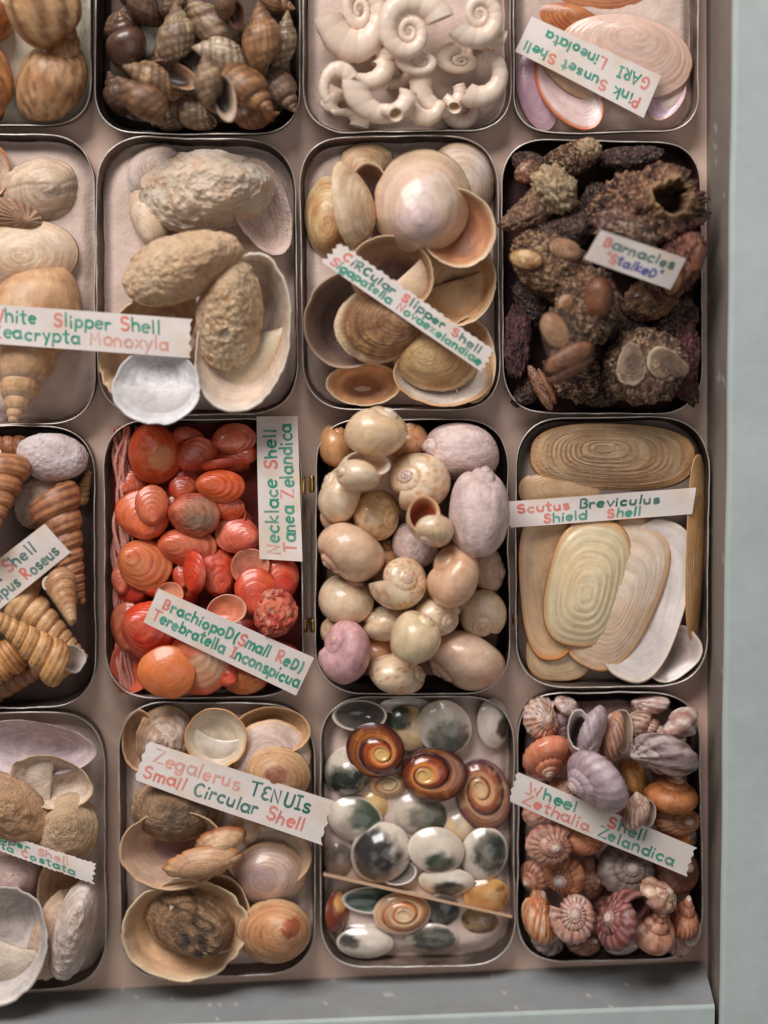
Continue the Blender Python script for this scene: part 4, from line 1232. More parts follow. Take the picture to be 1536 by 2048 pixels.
# dried pink fibres along the left wall
def fibres():
    bits = []
    rg = random.Random(4)
    for k in range(15):
        n_ = 60
        x0 = rg.uniform(-.35, .35)
        y = np.linspace(1, -1, n_)
        x = x0 + .16 * np.sin(y * rg.uniform(3, 7) + k) + .10 * np.sin(y * rg.uniform(9, 15) + k * 2) + .25 * (y * y - .3) * .3
        z = .10 * np.sin(y * rg.uniform(4, 9) + 2 * k) + rg.uniform(-.05, .12)
        w = .04 + .03 * np.abs(np.sin(y * 5 + k))
        P = []
        for i in range(n_):
            P.append([(x[i] + w[i] * math.cos(a), y[i], z[i] + w[i] * .6 * math.sin(a)) for a in np.linspace(0, 2 * math.pi, 9)[:-1]])
        P = np.array(P)
        c = mixc(np.broadcast_to(C(206, 150, 134), P.shape), C(176, 104, 92), fbm(P, 5, k))
        bits.append((P, c))
    V = np.concatenate([b[0].reshape(-1, 3) for b in bits])
    Cc = np.concatenate([b[1].reshape(-1, 3) for b in bits])
    F = []
    for k in range(len(bits)):
        F += grid_faces(60, 8, True, k * 480)
    place('dried_weed', [Piece(V, F, Cc, 'matte')], np.eye(3), (207, 858, 266, 1390), 'bundle of dried pink weed strands along the left wall of the red tin', 'weed', None, zs=.5, zfix=.0175)
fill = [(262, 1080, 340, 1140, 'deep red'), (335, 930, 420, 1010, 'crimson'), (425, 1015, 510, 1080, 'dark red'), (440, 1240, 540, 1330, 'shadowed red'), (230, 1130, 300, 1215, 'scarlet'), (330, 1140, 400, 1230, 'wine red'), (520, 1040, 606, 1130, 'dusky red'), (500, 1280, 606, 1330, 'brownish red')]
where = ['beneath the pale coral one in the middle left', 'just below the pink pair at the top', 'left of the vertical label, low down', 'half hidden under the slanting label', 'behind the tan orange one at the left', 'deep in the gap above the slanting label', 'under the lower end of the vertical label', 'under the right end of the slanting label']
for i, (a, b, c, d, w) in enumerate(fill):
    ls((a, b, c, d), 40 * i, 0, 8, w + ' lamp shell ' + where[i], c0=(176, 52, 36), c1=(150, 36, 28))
ls((336, 852, 414, 924), -50, 0, 10, 'brownish red lamp shell right behind the bright round orange one', c0=(190, 90, 70))
ls((350, 872, 436, 950), 20, 0, 20, 'pinkish red lamp shell below the brownish red one at the top', c0=(196, 96, 74), c1=(180, 70, 54))
ls((430, 882, 518, 936), 200, 0, 20, 'red lamp shell under the pink one near the vertical label', c0=(192, 84, 62))
ls((422, 846, 514, 908), 30, 0, -6, 'dusty pink lamp shell at the top beside the vertical label', c0=(206, 120, 96), c1=(186, 88, 68))
ls((212, 1282, 300, 1390), 70, 0, 175, 'pale red hollow shell in the lower left corner of the red tin', inner=(196, 96, 76))
ls((212, 1204, 284, 1308), 100, 0, -10, 'brownish pink lamp shell at the left wall above the corner', c0=(176, 106, 84), c1=(156, 80, 62))
ls((446, 1288, 520, 1352), 0, 0, 0, 'pure red lamp shell below the slanting label', c0=(184, 36, 30), c1=(160, 26, 26))
ls((448, 1340, 534, 1392), -160, 0, -12, 'tan orange lamp shell by the bottom wall', c0=(206, 140, 88), c1=(190, 110, 62))
for bx, rt, rl, lb, cl in (((232, 940, 292, 996), 30, 0, 'small coral lamp shell between the largest bright round one and the orange one below it', (204, 100, 70)), ((330, 990, 372, 1040), 60, 10, 'little pale pink lamp shell touching the left of the mottled brown one', (210, 140, 116)), ((440, 1000, 492, 1050), 120, 170, 'thin hollow orange lamp shell below the shiny orange one', (204, 104, 66)), ((344, 1128, 388, 1180), 80, 0, 'small dark coral lamp shell left of the glossy deep red one', (188, 74, 52)), ((286, 1150, 332, 1196), 20, 0, 'small red lamp shell just above the left end of the slanting label', (190, 66, 46)), ((440, 1180, 486, 1222), 200, 0, 'little orange-red lamp shell below the pinkish grainy one', (202, 86, 56)), ((540, 1096, 590, 1142), 300, 10, 'small coral lamp shell just under the vertical label', (200, 84, 62)), ((222, 1130, 262, 1190), 90, 0, 'narrow pink lamp shell at the left wall below the tan orange one', (198, 112, 94)), ((430, 1330, 476, 1376), 150, 0, 'small scarlet lamp shell right of the pale streaked one', (196, 56, 40)), ((505, 1066, 552, 1112), 40, 172, 'small hollow pink lamp shell right of the rosy one', (204, 126, 108))):
    ls(bx, rt, 0, rl, lb, c0=cl, c1=tuple(v * .86 for v in cl), inner=cl)
ls((310, 1164, 368, 1210), 20, 0, 170, 'small pale pink hollow lamp shell above the slanting label', inner=(212, 150, 126), c0=(210, 130, 104))
ls((538, 1112, 608, 1206), 80, 0, 10, 'strong red lamp shell at the right wall below the vertical label', c0=(196, 60, 42), c1=(180, 44, 34))
ls((234, 1080, 344, 1184), -30, 0, -5, 'tan orange lamp shell with broad pale top, middle left', c0=(206, 132, 86), c1=(196, 100, 60))
ls((312, 1056, 434, 1136), -20, 0, 5, 'wide coral lamp shell in the very middle', c0=(204, 110, 78), c1=(190, 84, 56))
ls((402, 1098, 474, 1198), 100, 0, 15, 'pinkish red grainy lamp shell right of the glossy red one', c0=(190, 84, 64), mat='satin', lump=(8, .03))
ls((363, 1102, 414, 1190), 95, 0, -30, 'glossy deep red lamp shell standing on edge in the middle', c0=(190, 62, 40), c1=(172, 44, 32))
ls((428, 1032, 520, 1108), 160, 0, 8, 'rosy pink lamp shell left of the lower vertical label', c0=(202, 112, 96), c1=(186, 84, 70))
ls((462, 1096, 540, 1168), 60, 0, 174, 'thin translucent pink cup at the right of the middle', inner=(196, 132, 114), inner2=((176, 104, 88), .6, .7), c0=(200, 120, 100))
ls((468, 1136, 554, 1234), 95, 0, 4, 'coral red lamp shell in front of the pink cup', c0=(202, 92, 62), c1=(186, 68, 46))
ls((414, 1188, 494, 1246), 30, 0, 172, 'pink cup with a pale rim at the upper edge of the slanting label', inner=(190, 118, 96), edge=(206, 150, 126), c0=(196, 110, 86))
ls((338, 952, 394, 1004), 80, 0, 0, 'small brick red lamp shell left above the brown one', c0=(186, 88, 58))
ls((420, 990, 490, 1042), -20, 0, 5, 'orange lamp shell half under the shiny orange one', c0=(206, 96, 50))
ls((228, 980, 338, 1082), 110, 0, 0, 'orange lamp shell with shiny spots at the left, two thirds up', c0=(208, 104, 58), c1=(196, 84, 44))
ls((270, 970, 336, 1054), 95, 0, 10, 'salmon pink ridged lamp shell leaning on the orange one at left', c0=(202, 122, 94), c1=(186, 94, 68), rings=(7, (160, 66, 48), .6))
ls((400, 916, 500, 948), 5, 0, 40, 'thin orange lamp shell edge above the shiny orange one', c0=(190, 84, 48), c1=(150, 52, 32))
ls((334, 986, 440, 1078), -15, 0, 0, 'lamp shell crusted with mottled brown, in the upper middle', c0=(176, 92, 70), c1=(150, 66, 50), patch=[(.1, .05, .36, (132, 104, 84))], mat='satin', spots=(18, (84, 56, 46), .5))
ls((390, 940, 490, 1008), -20, 0, 0, 'shiny bright orange lamp shell in the upper right of centre', c0=(216, 106, 52), c1=(206, 86, 40))
ls((518, 1178, 608, 1278), 60, 0, 0, 'bumpy encrusted pink-red lamp shell at the right wall', c0=(190, 98, 84), c1=(160, 52, 46), lump=(9, .16), mat='matte', spots=(14, (206, 150, 134), .7))
ls((240, 1204, 380, 1334), -30, 0, 0, 'large glossy scarlet lamp shell below the left end of the slanting label', c0=(206, 70, 42), c1=(186, 50, 34))
ls((334, 1262, 460, 1394), -70, 0, 0, 'red-orange lamp shell with a pale streaked front, bottom middle', c0=(204, 112, 78), c1=(182, 62, 42), patch=[(.1, .1, .3, (216, 168, 132))])
ls((272, 1292, 390, 1400), 0, 0, 0, 'flat smooth orange disc at the bottom left of centre', c0=(208, 124, 76), c1=(200, 112, 64), rings=None, h=.16, ax=0, beak=0, ridge=(0, 0))
ls((252, 846, 362, 972), -70, 0, 0, 'bright round orange lamp shell in the top left, the largest there', c0=(218, 104, 52), c1=(206, 84, 42), h=.42, patch=[(.1, .12, .22, (226, 150, 100))], q=.88)

fibres()

# ---- moon snails
CUR[0] = 'T33'
g = 'cream spotted moon snails'
MS = dict(n=3.7, W=2.6, round_=.85, rc=.42, a=.58, b=.66, T=.86, c0=(218, 196, 168), c1=(208, 178, 146), mat='gloss', gk=3.0, mouth=(206, 170, 140), deep=(130, 66, 40), suture=((112, 80, 72), 2.35), spots=(19, (160, 108, 70), .6), apex=(170, 146, 138), apexr=(.08, .26), nz=2.2)
def ms(box, rot, tilt, spin, label, **k):
    return snail(MS, 'moon_snail_shell', 'shell', g, box, rot, tilt, spin, label, **k)
LIL = dict(c0=(206, 184, 178), c1=(196, 170, 164), mat='matte', spots=(20, (170, 140, 134), .4), apex=(196, 176, 172))
PLAIN = dict(spots=None, suture=None)
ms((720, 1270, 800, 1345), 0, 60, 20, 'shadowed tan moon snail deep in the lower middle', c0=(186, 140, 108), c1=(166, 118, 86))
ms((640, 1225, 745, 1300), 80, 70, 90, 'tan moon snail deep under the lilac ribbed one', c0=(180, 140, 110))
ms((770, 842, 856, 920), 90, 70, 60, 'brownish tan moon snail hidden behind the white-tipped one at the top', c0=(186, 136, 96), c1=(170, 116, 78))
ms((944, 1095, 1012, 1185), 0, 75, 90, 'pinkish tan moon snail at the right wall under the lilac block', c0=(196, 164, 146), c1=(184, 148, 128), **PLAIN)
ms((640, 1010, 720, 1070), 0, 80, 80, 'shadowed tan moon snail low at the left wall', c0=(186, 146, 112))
ms((738, 1078, 802, 1170), 80, 70, 40, 'tan moon snail wedged behind the spotted spiral one in the middle', c0=(196, 154, 116), c1=(182, 134, 96))
ms((783, 1046, 876, 1134), 60, 75, 80, 'pale lilac moon snail under the one with the open mouth', **LIL)
ms((830, 1150, 920, 1215), 0, 75, 80, 'cream moon snail deep at the centre, right of the spiral one', **PLAIN)
ms((826, 1193, 922, 1272), -12, 44, 40, 'cream moon snail with a small grey coil at its right, lower middle', W=2.05, suture=((120, 84, 74), 2.3), apex=(176, 156, 150))
ms((723, 1212, 818, 1284), 150, 78, 70, 'plain cream moon snail below the spotted spiral one', **PLAIN)
ms((630, 850, 698, 934), 70, 75, 85, 'tan conical moon snail in the upper left corner', c0=(188, 140, 96), c1=(170, 118, 76), spots=None)
ms((626, 932, 714, 1050), 140, 80, 60, 'glossy cream moon snail at the left wall, upper part', **PLAIN)
ms((628, 1152, 740, 1246), 70, 80, 75, 'glossy plain cream moon snail at the left wall, lower part', **PLAIN)
ms((918, 1178, 1014, 1274), -95, 32, 60, 'round cream moon snail with a neat coil at the right wall', W=2.05, suture=((120, 84, 74), 2.3), spots=None, apex=(180, 146, 124), apexr=(.1, .4))
ms((736, 1310, 852, 1390), 10, 75, 70, 'speckled cream moon snail by the bottom wall', spots=(24, (166, 110, 70), .8), q=.9)
ms((842, 836, 998, 952), 175, 78, 80, 'smooth lilac-white moon snail in the upper right corner', **LIL)
ms((706, 978, 802, 1080), -5, 52, 20, 'tan moon snail with its coil at the right, upper middle', W=2.05, suture=((120, 84, 74), 2.3), c0=(206, 168, 120))
ms((672, 902, 782, 982), 170, 70, -70, 'cream moon snail showing folded mouth and small coil', mouth=(222, 204, 186), deep=(176, 140, 112), **PLAIN)
ms((628, 1045, 764, 1166), 215, 76, 70, 'large glossy tan moon snail at the left wall', c0=(210, 176, 148), c1=(196, 158, 128), **PLAIN)
ms((776, 906, 902, 1024), 150, 30, 100, 'spotted moon snail with a big grey-eyed coil, upper middle', W=2.05, suture=((120, 84, 74), 2.3), spots=(11, (184, 122, 70), .75), apex=(172, 148, 140), apexr=(.12, .42))
ms((852, 1086, 958, 1214), 128, 58, 80, 'tan glossy moon snail with its coil at the upper left, right of centre', c0=(206, 170, 140), c1=(192, 150, 118), spots=None)
ms((898, 932, 1020, 1114), 80, 80, 80, 'large lilac blocky moon snail at the right wall', cover=((206, 186, 184), .7), lump=.03, **LIL)
ms((736, 1114, 855, 1220), 35, 26, 150, 'spotted moon snail with a coiled eye, in the very centre', W=2.05, suture=((120, 84, 74), 2.3), spots=(12, (178, 112, 64), .75), apex=(190, 164, 150), apexr=(.1, .4))
ms((812, 992, 908, 1095), -120, 62, -100, 'moon snail with its wide brown mouth facing up', mouth=(196, 150, 112), deep=(120, 50, 28), c0=(206, 186, 160), c1=(196, 166, 132))
ms((630, 1240, 736, 1368), 140, 46, 60, 'pink-lilac ribbed moon snail in the lower left corner', c0=(196, 152, 152), c1=(176, 130, 132), cords=(13, .022), spots=None, suture=None, mat='satin', apex=(196, 156, 146))
ms((780, 1222, 882, 1344), 60, 76, -30, 'cream moon snail with its pointed lip down, lower middle', foot=1.35, c0=(212, 190, 152), **PLAIN)
ms((688, 812, 816, 914), 60, 78, 120, 'cream tan moon snail with a white pointed lip rising over the top edge', c0=(212, 180, 142), foot=1.25, over=True, apex=(224, 210, 194), apexr=(.2, .6), **PLAIN)
ms((852, 1260, 1012, 1384), 215, 76, 75, 'largest smooth tan moon snail in the lower right corner', c0=(208, 178, 156), c1=(196, 160, 134), q=.9, **PLAIN)

# ---- shield shells
CUR[0] = 'T34'
g = 'flat oval shield shells'
SH = dict(L=1, Wd=.52, h=.07, ax=-.08, sq=2.7, p=1.8, th=.018, c0=(210, 190, 162), c1=(202, 174, 142), stain=(3, (190, 150, 112), .4), rings=(9, (182, 140, 102), .35), ridge=(12, .002), mat='gloss', inner=(216, 198, 182), edge=(196, 150, 104), zs=1.0)
def sh_(box, rot, pitch, roll, label, **k):
    return valve(SH, 'shield_shell', 'shell', g, box, rot, pitch, roll, label, **k)
sh_((1036, 942, 1206, 1018), 0, 0, 0, 'grey-tan shield shell low behind the paper label at left', c0=(176, 146, 112), c1=(156, 124, 92))
sh_((1286, 1256, 1412, 1372), 40, 0, 176, 'grey shell shape standing in for the reflecting tin bottom, lower right corner', inner=(170, 154, 146), inner2=((120, 104, 98), .8, .8), edge=(206, 190, 172), Wd=.8, h=.16)  # added shell whose pale grey imitates the reflection in the bare tin bottom
sh_((1052, 1262, 1186, 1374), 0, 0, 0, 'cream shield shell end at the bottom wall', c0=(216, 194, 154), Wd=.8)
sh_((1330, 1020, 1378, 1150), 70, 0, 0, 'yellow brown shield shell slip under the right end of the label', c0=(200, 156, 92))
sh_((1036, 1014, 1156, 1322), 96, 0, 172, 'hollow tan shield shell with orange rim at the left wall', inner=(202, 164, 124), edge=(190, 126, 70))
sh_((1262, 1140, 1350, 1290), 64, 0, 0, 'slim orange edged shield shell under the long white one', c0=(190, 140, 90), edge=(170, 104, 56))
sh_((1200, 1042, 1388, 1372), 71, 0, 178, 'long hollow white shield shell slanting down to the bottom wall', inner=(220, 208, 202), inner2=((206, 186, 176), .6, .5), edge=(222, 206, 190), c0=(206, 180, 150))
sh_((1128, 1032, 1346, 1346), 66, 0, 0, 'pinkish white shield shell under the cream ringed one', c0=(214, 196, 178), c1=(206, 182, 160), rings=(5, (186, 150, 112), .4))
sh_((1364, 908, 1418, 1278), 88, 0, 58, 'tan shield shell standing on edge along the right wall', c0=(196, 158, 112), c1=(176, 132, 84), over=True, zs=.5, zfix=.0185)
sh_((1086, 1036, 1266, 1298), 80, 0, 0, 'cream yellow shield shell with clear oval rings, uppermost', c0=(212, 196, 160), c1=(206, 184, 146), rings=(6, (184, 150, 104), .4), h=.10, ridge=(7, .0022), gk=26, q=.9, mat='gloss')
sh_((1060, 846, 1396, 982), -2, 0, 6, 'largest tan shield shell with close brown growth rings, at the top', c0=(208, 180, 144), c1=(194, 156, 118), rings=(15, (140, 96, 64), .9), ridge=(17, .007), Wd=.42, h=.10, mat='matte', ay=.18)

# ---- ribbed slipper shells, lower left
CUR[0] = 'T41'
g = 'ribbed white slipper shells'
RB = dict(L=1, Wd=.68, h=.32, stain=(4, (170, 140, 116), .4), ax=.2, egg=-.1, p=2.0, th=.025, wob=.05, c0=(216, 194, 174), c1=(200, 172, 148), mat='matte', inner=(206, 186, 176), lump=(8, .04))
def rb(box, rot, pitch, roll, label, **k):
    return valve(RB, 'slipper_shell', 'shell', g, box, rot, pitch, roll, label, **k)
rb((-60, 1430, 212, 1545), -8, 0, 180, 'lilac-white hollow slipper shell with a pitted rim along the top wall', inner=(190, 172, 172), spots=(30, (96, 80, 72), .7), c0=(196, 176, 166))
rb((80, 1700, 196, 1905), 100, 0, 176, 'tan hollow slipper shell beneath the right end of the label', inner=(190, 156, 124), c0=(186, 150, 118))
rb((60, 1780, 152, 1970), 66, 0, 40, 'shell with a pebbled edge standing between the white one and the corner', c0=(190, 164, 140), lump=(12, .05))
rb((22, 1504, 190, 1614), -14, 4, 178, 'cream hollow slipper shell below the pitted rim', inner=(204, 182, 164), shelf=(.0, .4, .0), shelfc=(200, 178, 158), edge=(206, 176, 142))
rb((82, 1592, 214, 1746), 80, 0, 0, 'beige wrinkled slipper shell at the right wall above the label end', c0=(204, 178, 148), c1=(190, 158, 124), rings=(8, (170, 132, 98), .4), mat='chalk')
rb((-60, 1548, 92, 1700), 130, 0, 0, 'tan grainy slipper shell at the left edge above the label', c0=(184, 146, 112), c1=(160, 120, 88), lump=(14, .04), mat='chalk')
rb((-70, 1690, 92, 1830), 10, 0, 0, 'pale mauve slipper shell at the left edge under the label', c0=(188, 164, 158), c1=(176, 150, 144), lump=(4, .03))
rb((112, 1762, 214, 1972), 64, 0, 0, 'white pimpled slipper shell in the lower right corner of the tin', c0=(210, 194, 184), c1=(196, 176, 164), lump=(15, .035), Wd=.5)
rb((-120, 1758, 104, 2006), 60, -4, 178, 'large smooth white hollow slipper shell hanging over the lower edge', inner=(216, 204, 196), shelf=(.0, .38, .05), shelfc=(212, 194, 176), edge=(222, 212, 204), lump=(0, 0), over=True, Wd=.8)

# ---- small circular cup shells
CUR[0] = 'T42'
g = 'small circular cup shells'
CC = dict(L=1, Wd=.95, h=.34, ax=-.06, p=2.5, stain=(3, (166, 128, 98), .4), th=.022, wob=.03, c0=(206, 170, 140), c1=(190, 148, 114), rings=(6, (156, 112, 80), .45), mat='satin', inner=(200, 172, 146), edge=(198, 160, 122))
def cc_(box, rot, pitch, roll, label, **k):
    return valve(CC, 'cup_shell', 'shell', g, box, rot, pitch, roll, label, **k)
cc_((242, 1416, 312, 1540), 80, 0, 172, 'brown hollow cup at the left wall near the top', inner=(146, 110, 86))
cc_((478, 1406, 630, 1502), 0, -8, 176, 'tan cup with several nested rims in the upper right corner', inner=(176, 136, 100), edge=(196, 158, 116))
cc_((462, 1650, 634, 1776), 30, 0, 172, 'cream disc at the right wall below the label', inner=(208, 186, 164), c0=(204, 178, 150), h=.2)
cc_((466, 1630, 520, 1690), 100, 0, 0, 'small pale oval shell under the label', c0=(206, 184, 156))
cc_((268, 1410, 388, 1552), 60, 0, 0, 'white and brown crusted dome behind the left of the label', c0=(206, 186, 172), c1=(160, 126, 100), spots=(16, (130, 98, 76), .6), mat='matte', lump=(8, .05))
cc_((468, 1440, 628, 1586), 20, 0, 0, 'flat pale lilac disc at the right, above the label', c0=(200, 178, 168), c1=(190, 164, 152), h=.12, rings=None)
cc_((494, 1496, 626, 1612), -40, 0, 0, 'tan dome with a dark reddish spot at its top', c0=(196, 156, 116), c1=(180, 136, 94), patch=[(-.06, .05, .17, (122, 62, 42))], ax=0)
cc_((242, 1610, 456, 1770), 40, 0, 180, 'large hollow cup with purplish inside at the left', inner=(186, 154, 132), inner2=((116, 82, 84), .6, .8), edge=(190, 156, 122), h=.42)
cc_((256, 1558, 446, 1694), 30, 0, 0, 'grey-brown rough dome sitting in the purplish cup', c0=(166, 138, 108), c1=(130, 104, 80), patch=[(.1, -.2, .4, (112, 92, 74))], mat='crust', h=.46, lump=(7, .04), q=.85)
cc_((388, 1652, 492, 1712), 15, 0, 24, 'broken tan shell edge, upper of the two in the middle', c0=(196, 158, 120), edge=(150, 84, 50), wob=.10, Wd=.5)
cc_((322, 1690, 486, 1764), 14, 0, 14, 'broken cream shell shard with orange ragged edge', c0=(206, 172, 134), edge=(176, 116, 70), wob=.14, Wd=.5, h=.2)
cc_((462, 1688, 612, 1820), 20, 0, 0, 'pale mauve disc dome with fine rings at the right', c0=(200, 172, 156), c1=(186, 156, 142), rings=(11, (142, 110, 104), .6), mat='gloss', h=.26, patch=[(-.05, .02, .2, (160, 132, 130))])
cc_((372, 1740, 502, 1900), 85, 0, 176, 'tan cup whose rim shows as a crescent right of the stone-like dome', inner=(156, 118, 90), edge=(206, 178, 144))
cc_((238, 1752, 492, 1960), 50, 0, 180, 'largest hollow cup in the lower left corner of the tin', inner=(196, 158, 122), inner2=((120, 84, 66), .75, .7), edge=(212, 186, 152), h=.34, wob=.06, q=.7)
cc_((476, 1808, 628, 1940), 30, 0, 0, 'orange tan dome with a reddish curled beak at the lower right', ax=.24, ay=.05, p=3.0, beak=.05, c0=(200, 152, 112), c1=(184, 128, 88), patch=[(.3, .05, .14, (156, 84, 56))], rings=(9, (170, 116, 78), .5), h=.44)
cc_((284, 1772, 470, 1926), -22, 0, 0, 'stone-like brown dome with black streaks in the largest cup', c0=(166, 132, 98), c1=(134, 102, 74), ax=.3, ay=-.1, rings=(9, (84, 60, 44), .8), mat='crust', cracks=(3, (48, 36, 30), .9), patch=[(.02, -.12, .10, (44, 40, 40)), (.2, -.2, .07, (40, 36, 36))], h=.44, Wd=.80, q=.85, p=2.6, lump=(6, .05), spots=(14, (92, 70, 52), .7))
cc_((370, 1402, 496, 1526), 70, -4, 176, 'pearly cream cup with a curled inner shelf, over the top of the label', inner=(214, 196, 172), shelf=(-.05, .5, .1), shelfc=(220, 206, 190), edge=(196, 152, 104), mat='gloss', h=.26)

# ---- shell lids with green eyes and brown spirals
CUR[0] = 'T43'
g = 'round shell lids'
OP = dict(L=1, Wd=.92, h=.19, ax=.04, p=2.2, gk=3, th=.04,  c0=(216, 204, 190), c1=(196, 182, 164), stain=(3, (150, 138, 122), .4), mat='glaze', inner=(196, 180, 166), edge=(206, 192, 178), nz=2.5, nphi=56, nu=26, zs=.95)
GRN, DRK = (34, 46, 40), (30, 28, 30)
def op(box, rot, pitch, roll, label, **k):
    if k.get('patch'):
        k['patch'] = [(x * .9, y * .9, r * 1.16, cc) for x, y, r, cc in k['patch']]
    return valve(OP, 'operculum', 'operculum', g, box, rot, pitch, roll, label, **k)
BR = ((204, 118, 52), (150, 68, 36), (62, 24, 20))
op((650, 1780, 700, 1872), 80, 0, 20, 'dark red-brown lid at the lower left wall', c0=(120, 52, 34), c1=(84, 34, 28), patch=[(.3, 0, .2, (196, 140, 80))], edge=None)
op((688, 1846, 766, 1880), 0, 0, 0, 'white lid partly under the tan spiral below the card', patch=[(-.3, .1, .18, DRK)])
op((846, 1786, 920, 1858), 0, 0, 10, 'dark greenish lid behind the standing card', c0=(74, 70, 64), c1=(52, 50, 46), edge=(120, 110, 100))
op((918, 1814, 998, 1872), 0, 0, 0, 'brown and black lid low right of the card', c0=(150, 122, 86), c1=(92, 70, 50), spots=(8, (50, 40, 34), .7), edge=(160, 134, 90))
op((808, 1846, 918, 1908), -12, 0, 8, 'grey-green topped lid near the bottom right', patch=[(.05, .0, .40, (54, 60, 54))], c0=(196, 180, 166))
op((672, 1856, 788, 1920), -5, 0, 0, 'white oval lid with a dark mark, at the bottom left', patch=[(-.34, .05, .2, (40, 44, 42))])
op((682, 1770, 816, 1828), -5, 0, 186, 'hollow lid with dark green inside and white rim, below the card', inner=(70, 84, 74), inner2=((44, 56, 50), .7, .7), edge=(220, 208, 196))
op((746, 1784, 862, 1872), 25, 0, 0, 'tan spiral lid with a reddish rim, below the card', c0=(212, 180, 146), spiral=(1.9, ((212, 170, 124), (196, 132, 84), (140, 62, 40)), .05), edge=(212, 180, 158), h=.2, flat=True)
op((648, 1686, 708, 1758), 90, 0, 10, 'dull grey-brown lid at the left wall', c0=(130, 112, 100), c1=(104, 90, 82), edge=(150, 134, 122))
op((756, 1720, 834, 1768), 30, 0, 160, 'thin lid edge tilted up beside the card', inner=(120, 112, 108), edge=(224, 214, 204))
op((953, 1396, 1020, 1496), 110, 0, 20, 'white lid with a black smear in the upper right corner', patch=[(-.2, -.2, .2, (70, 60, 50))])
op((756, 1394, 866, 1424), 5, 0, 165, 'white rim of a lid at the top wall', inner=(200, 190, 180))
op((664, 1396, 774, 1458), 5, -6, 176, 'hollow dark lid with a thick white lower rim, top left', inner=(96, 88, 82), inner2=((70, 62, 58), .8, .8), edge=(226, 212, 196), h=.4)
op((712, 1580, 780, 1650), 50, 0, 0, 'yellow tan lid between the spiral lids and the green rimmed one', c0=(206, 168, 112), c1=(190, 146, 90), edge=None)
op((886, 1626, 950, 1694), 40, 0, 0, 'plain tan lid left of the dark green one', c0=(206, 174, 134), edge=None)
op((926, 1756, 1020, 1830), 20, 0, 0, 'orange-brown speckled lid behind the right end of the card', c0=(186, 140, 84), c1=(150, 104, 62), spots=(9, (84, 58, 40), .6), edge=(196, 146, 90))
op((836, 1734, 950, 1794), -15, 0, 10, 'white lid with a black lower half, just above the card', patch=[(.1, -.22, .28, DRK)])
op((768, 1412, 868, 1504), -50, 0, 0, 'tan lid with a green upper left end', c0=(206, 174, 132), c1=(190, 152, 108), patch=[(-.36, .0, .28, (38, 56, 42))], edge=None)
op((832, 1392, 946, 1504), -30, 0, 0, 'large white lid with grey-green shade on its right, top', patch=[(.2, -.12, .36, (74, 76, 68))])
op((643, 1496, 742, 1600), 80, 0, 0, 'white domed lid with a glassy dark green band', patch=[(-.26, -.05, .42, (24, 38, 32))], h=.45)
op((738, 1544, 812, 1596), 10, 0, 0, 'small tan spiral lid under the two brown spirals', c0=(214, 186, 144), spiral=(1.9, ((212, 176, 130), (200, 152, 104), (166, 108, 68)), .04), h=.2, flat=True, edge=None)
op((654, 1594, 766, 1686), -40, 0, 0, 'cream lid with a green arc along its upper rim', patch=[(.1, .26, .32, (52, 68, 52))])
op((782, 1584, 900, 1680), -60, 0, 0, 'broad white lid with a green-grey right side, in the middle', patch=[(.15, .15, .36, (66, 72, 56))])
op((920, 1656, 1018, 1764), 60, 0, 0, 'lid with a big dark green eye at the right wall', patch=[(.12, -.1, .36, (30, 44, 38))])
op((700, 1648, 824, 1772), 40, 0, 0, 'large lid half black, half white, lower left of centre', patch=[(-.24, .05, .46, (34, 32, 36))], h=.3)
op((815, 1656, 930, 1750), -30, 0, 0, 'shiny white lid with a small green eye', patch=[(.2, -.22, .24, (48, 62, 44))])
def spn(box, rot, label, **k):
    return op(box, rot, 0, 0, label, **merged(dict(c0=(214, 170, 100), spiral=(2.7, BR, .045), sdark=.6, stain=None, edge=(64, 26, 22), h=.16, flat=True, p=1.7, ax=.14, Wd=.86, nphi=130, nu=54, mat='glaze'), k))
spn((692, 1446, 810, 1558), -20, 'brown spiral lid with an orange coil, left of the three')
spn((910, 1520, 1024, 1664), 120, 'purplish brown spiral lid with a pale tan coil, right of the three', c0=(220, 180, 130), spiral=(2.3, ((206, 146, 96), (170, 96, 66), (92, 54, 58)), .045), edge=(92, 60, 70))
spn((802, 1496, 936, 1606), 175, 'dark brown spiral lid with an orange coil, middle of the three', ax=.2)

# ---- wheel shells
CUR[0] = 'T44'
g = 'little pink and brown wheel shells'
WS = dict(n=4.6, W=1.75, round_=.5, rc=.48, a=.52, b=.40, T=.78, c0=(196, 166, 154), c1=(164, 124, 114), flames=(19, (104, 62, 54), 1.0), ribs=(19, .06), cords=(11, .02), mat='satin', mouth=(222, 200, 186), deep=(150, 110, 92), nphi=28, per=40, apex=(206, 184, 172), apexr=(.10, .28))
def ws(box, rot, tilt, spin, label, **k):
    return snail(WS, 'wheel_shell', 'shell', g, box, rot, tilt, spin, label, **k)
OR = dict(c0=(172, 128, 106), c1=(134, 88, 70), flames=(18, (88, 52, 44), .95))
GY = dict(c0=(172, 156, 152), c1=(146, 126, 122), flames=(9, (76, 54, 54), .9), apex=(176, 160, 150))
LV = dict(c0=(184, 166, 168), c1=(168, 146, 150), flames=(22, (136, 108, 116), .6))
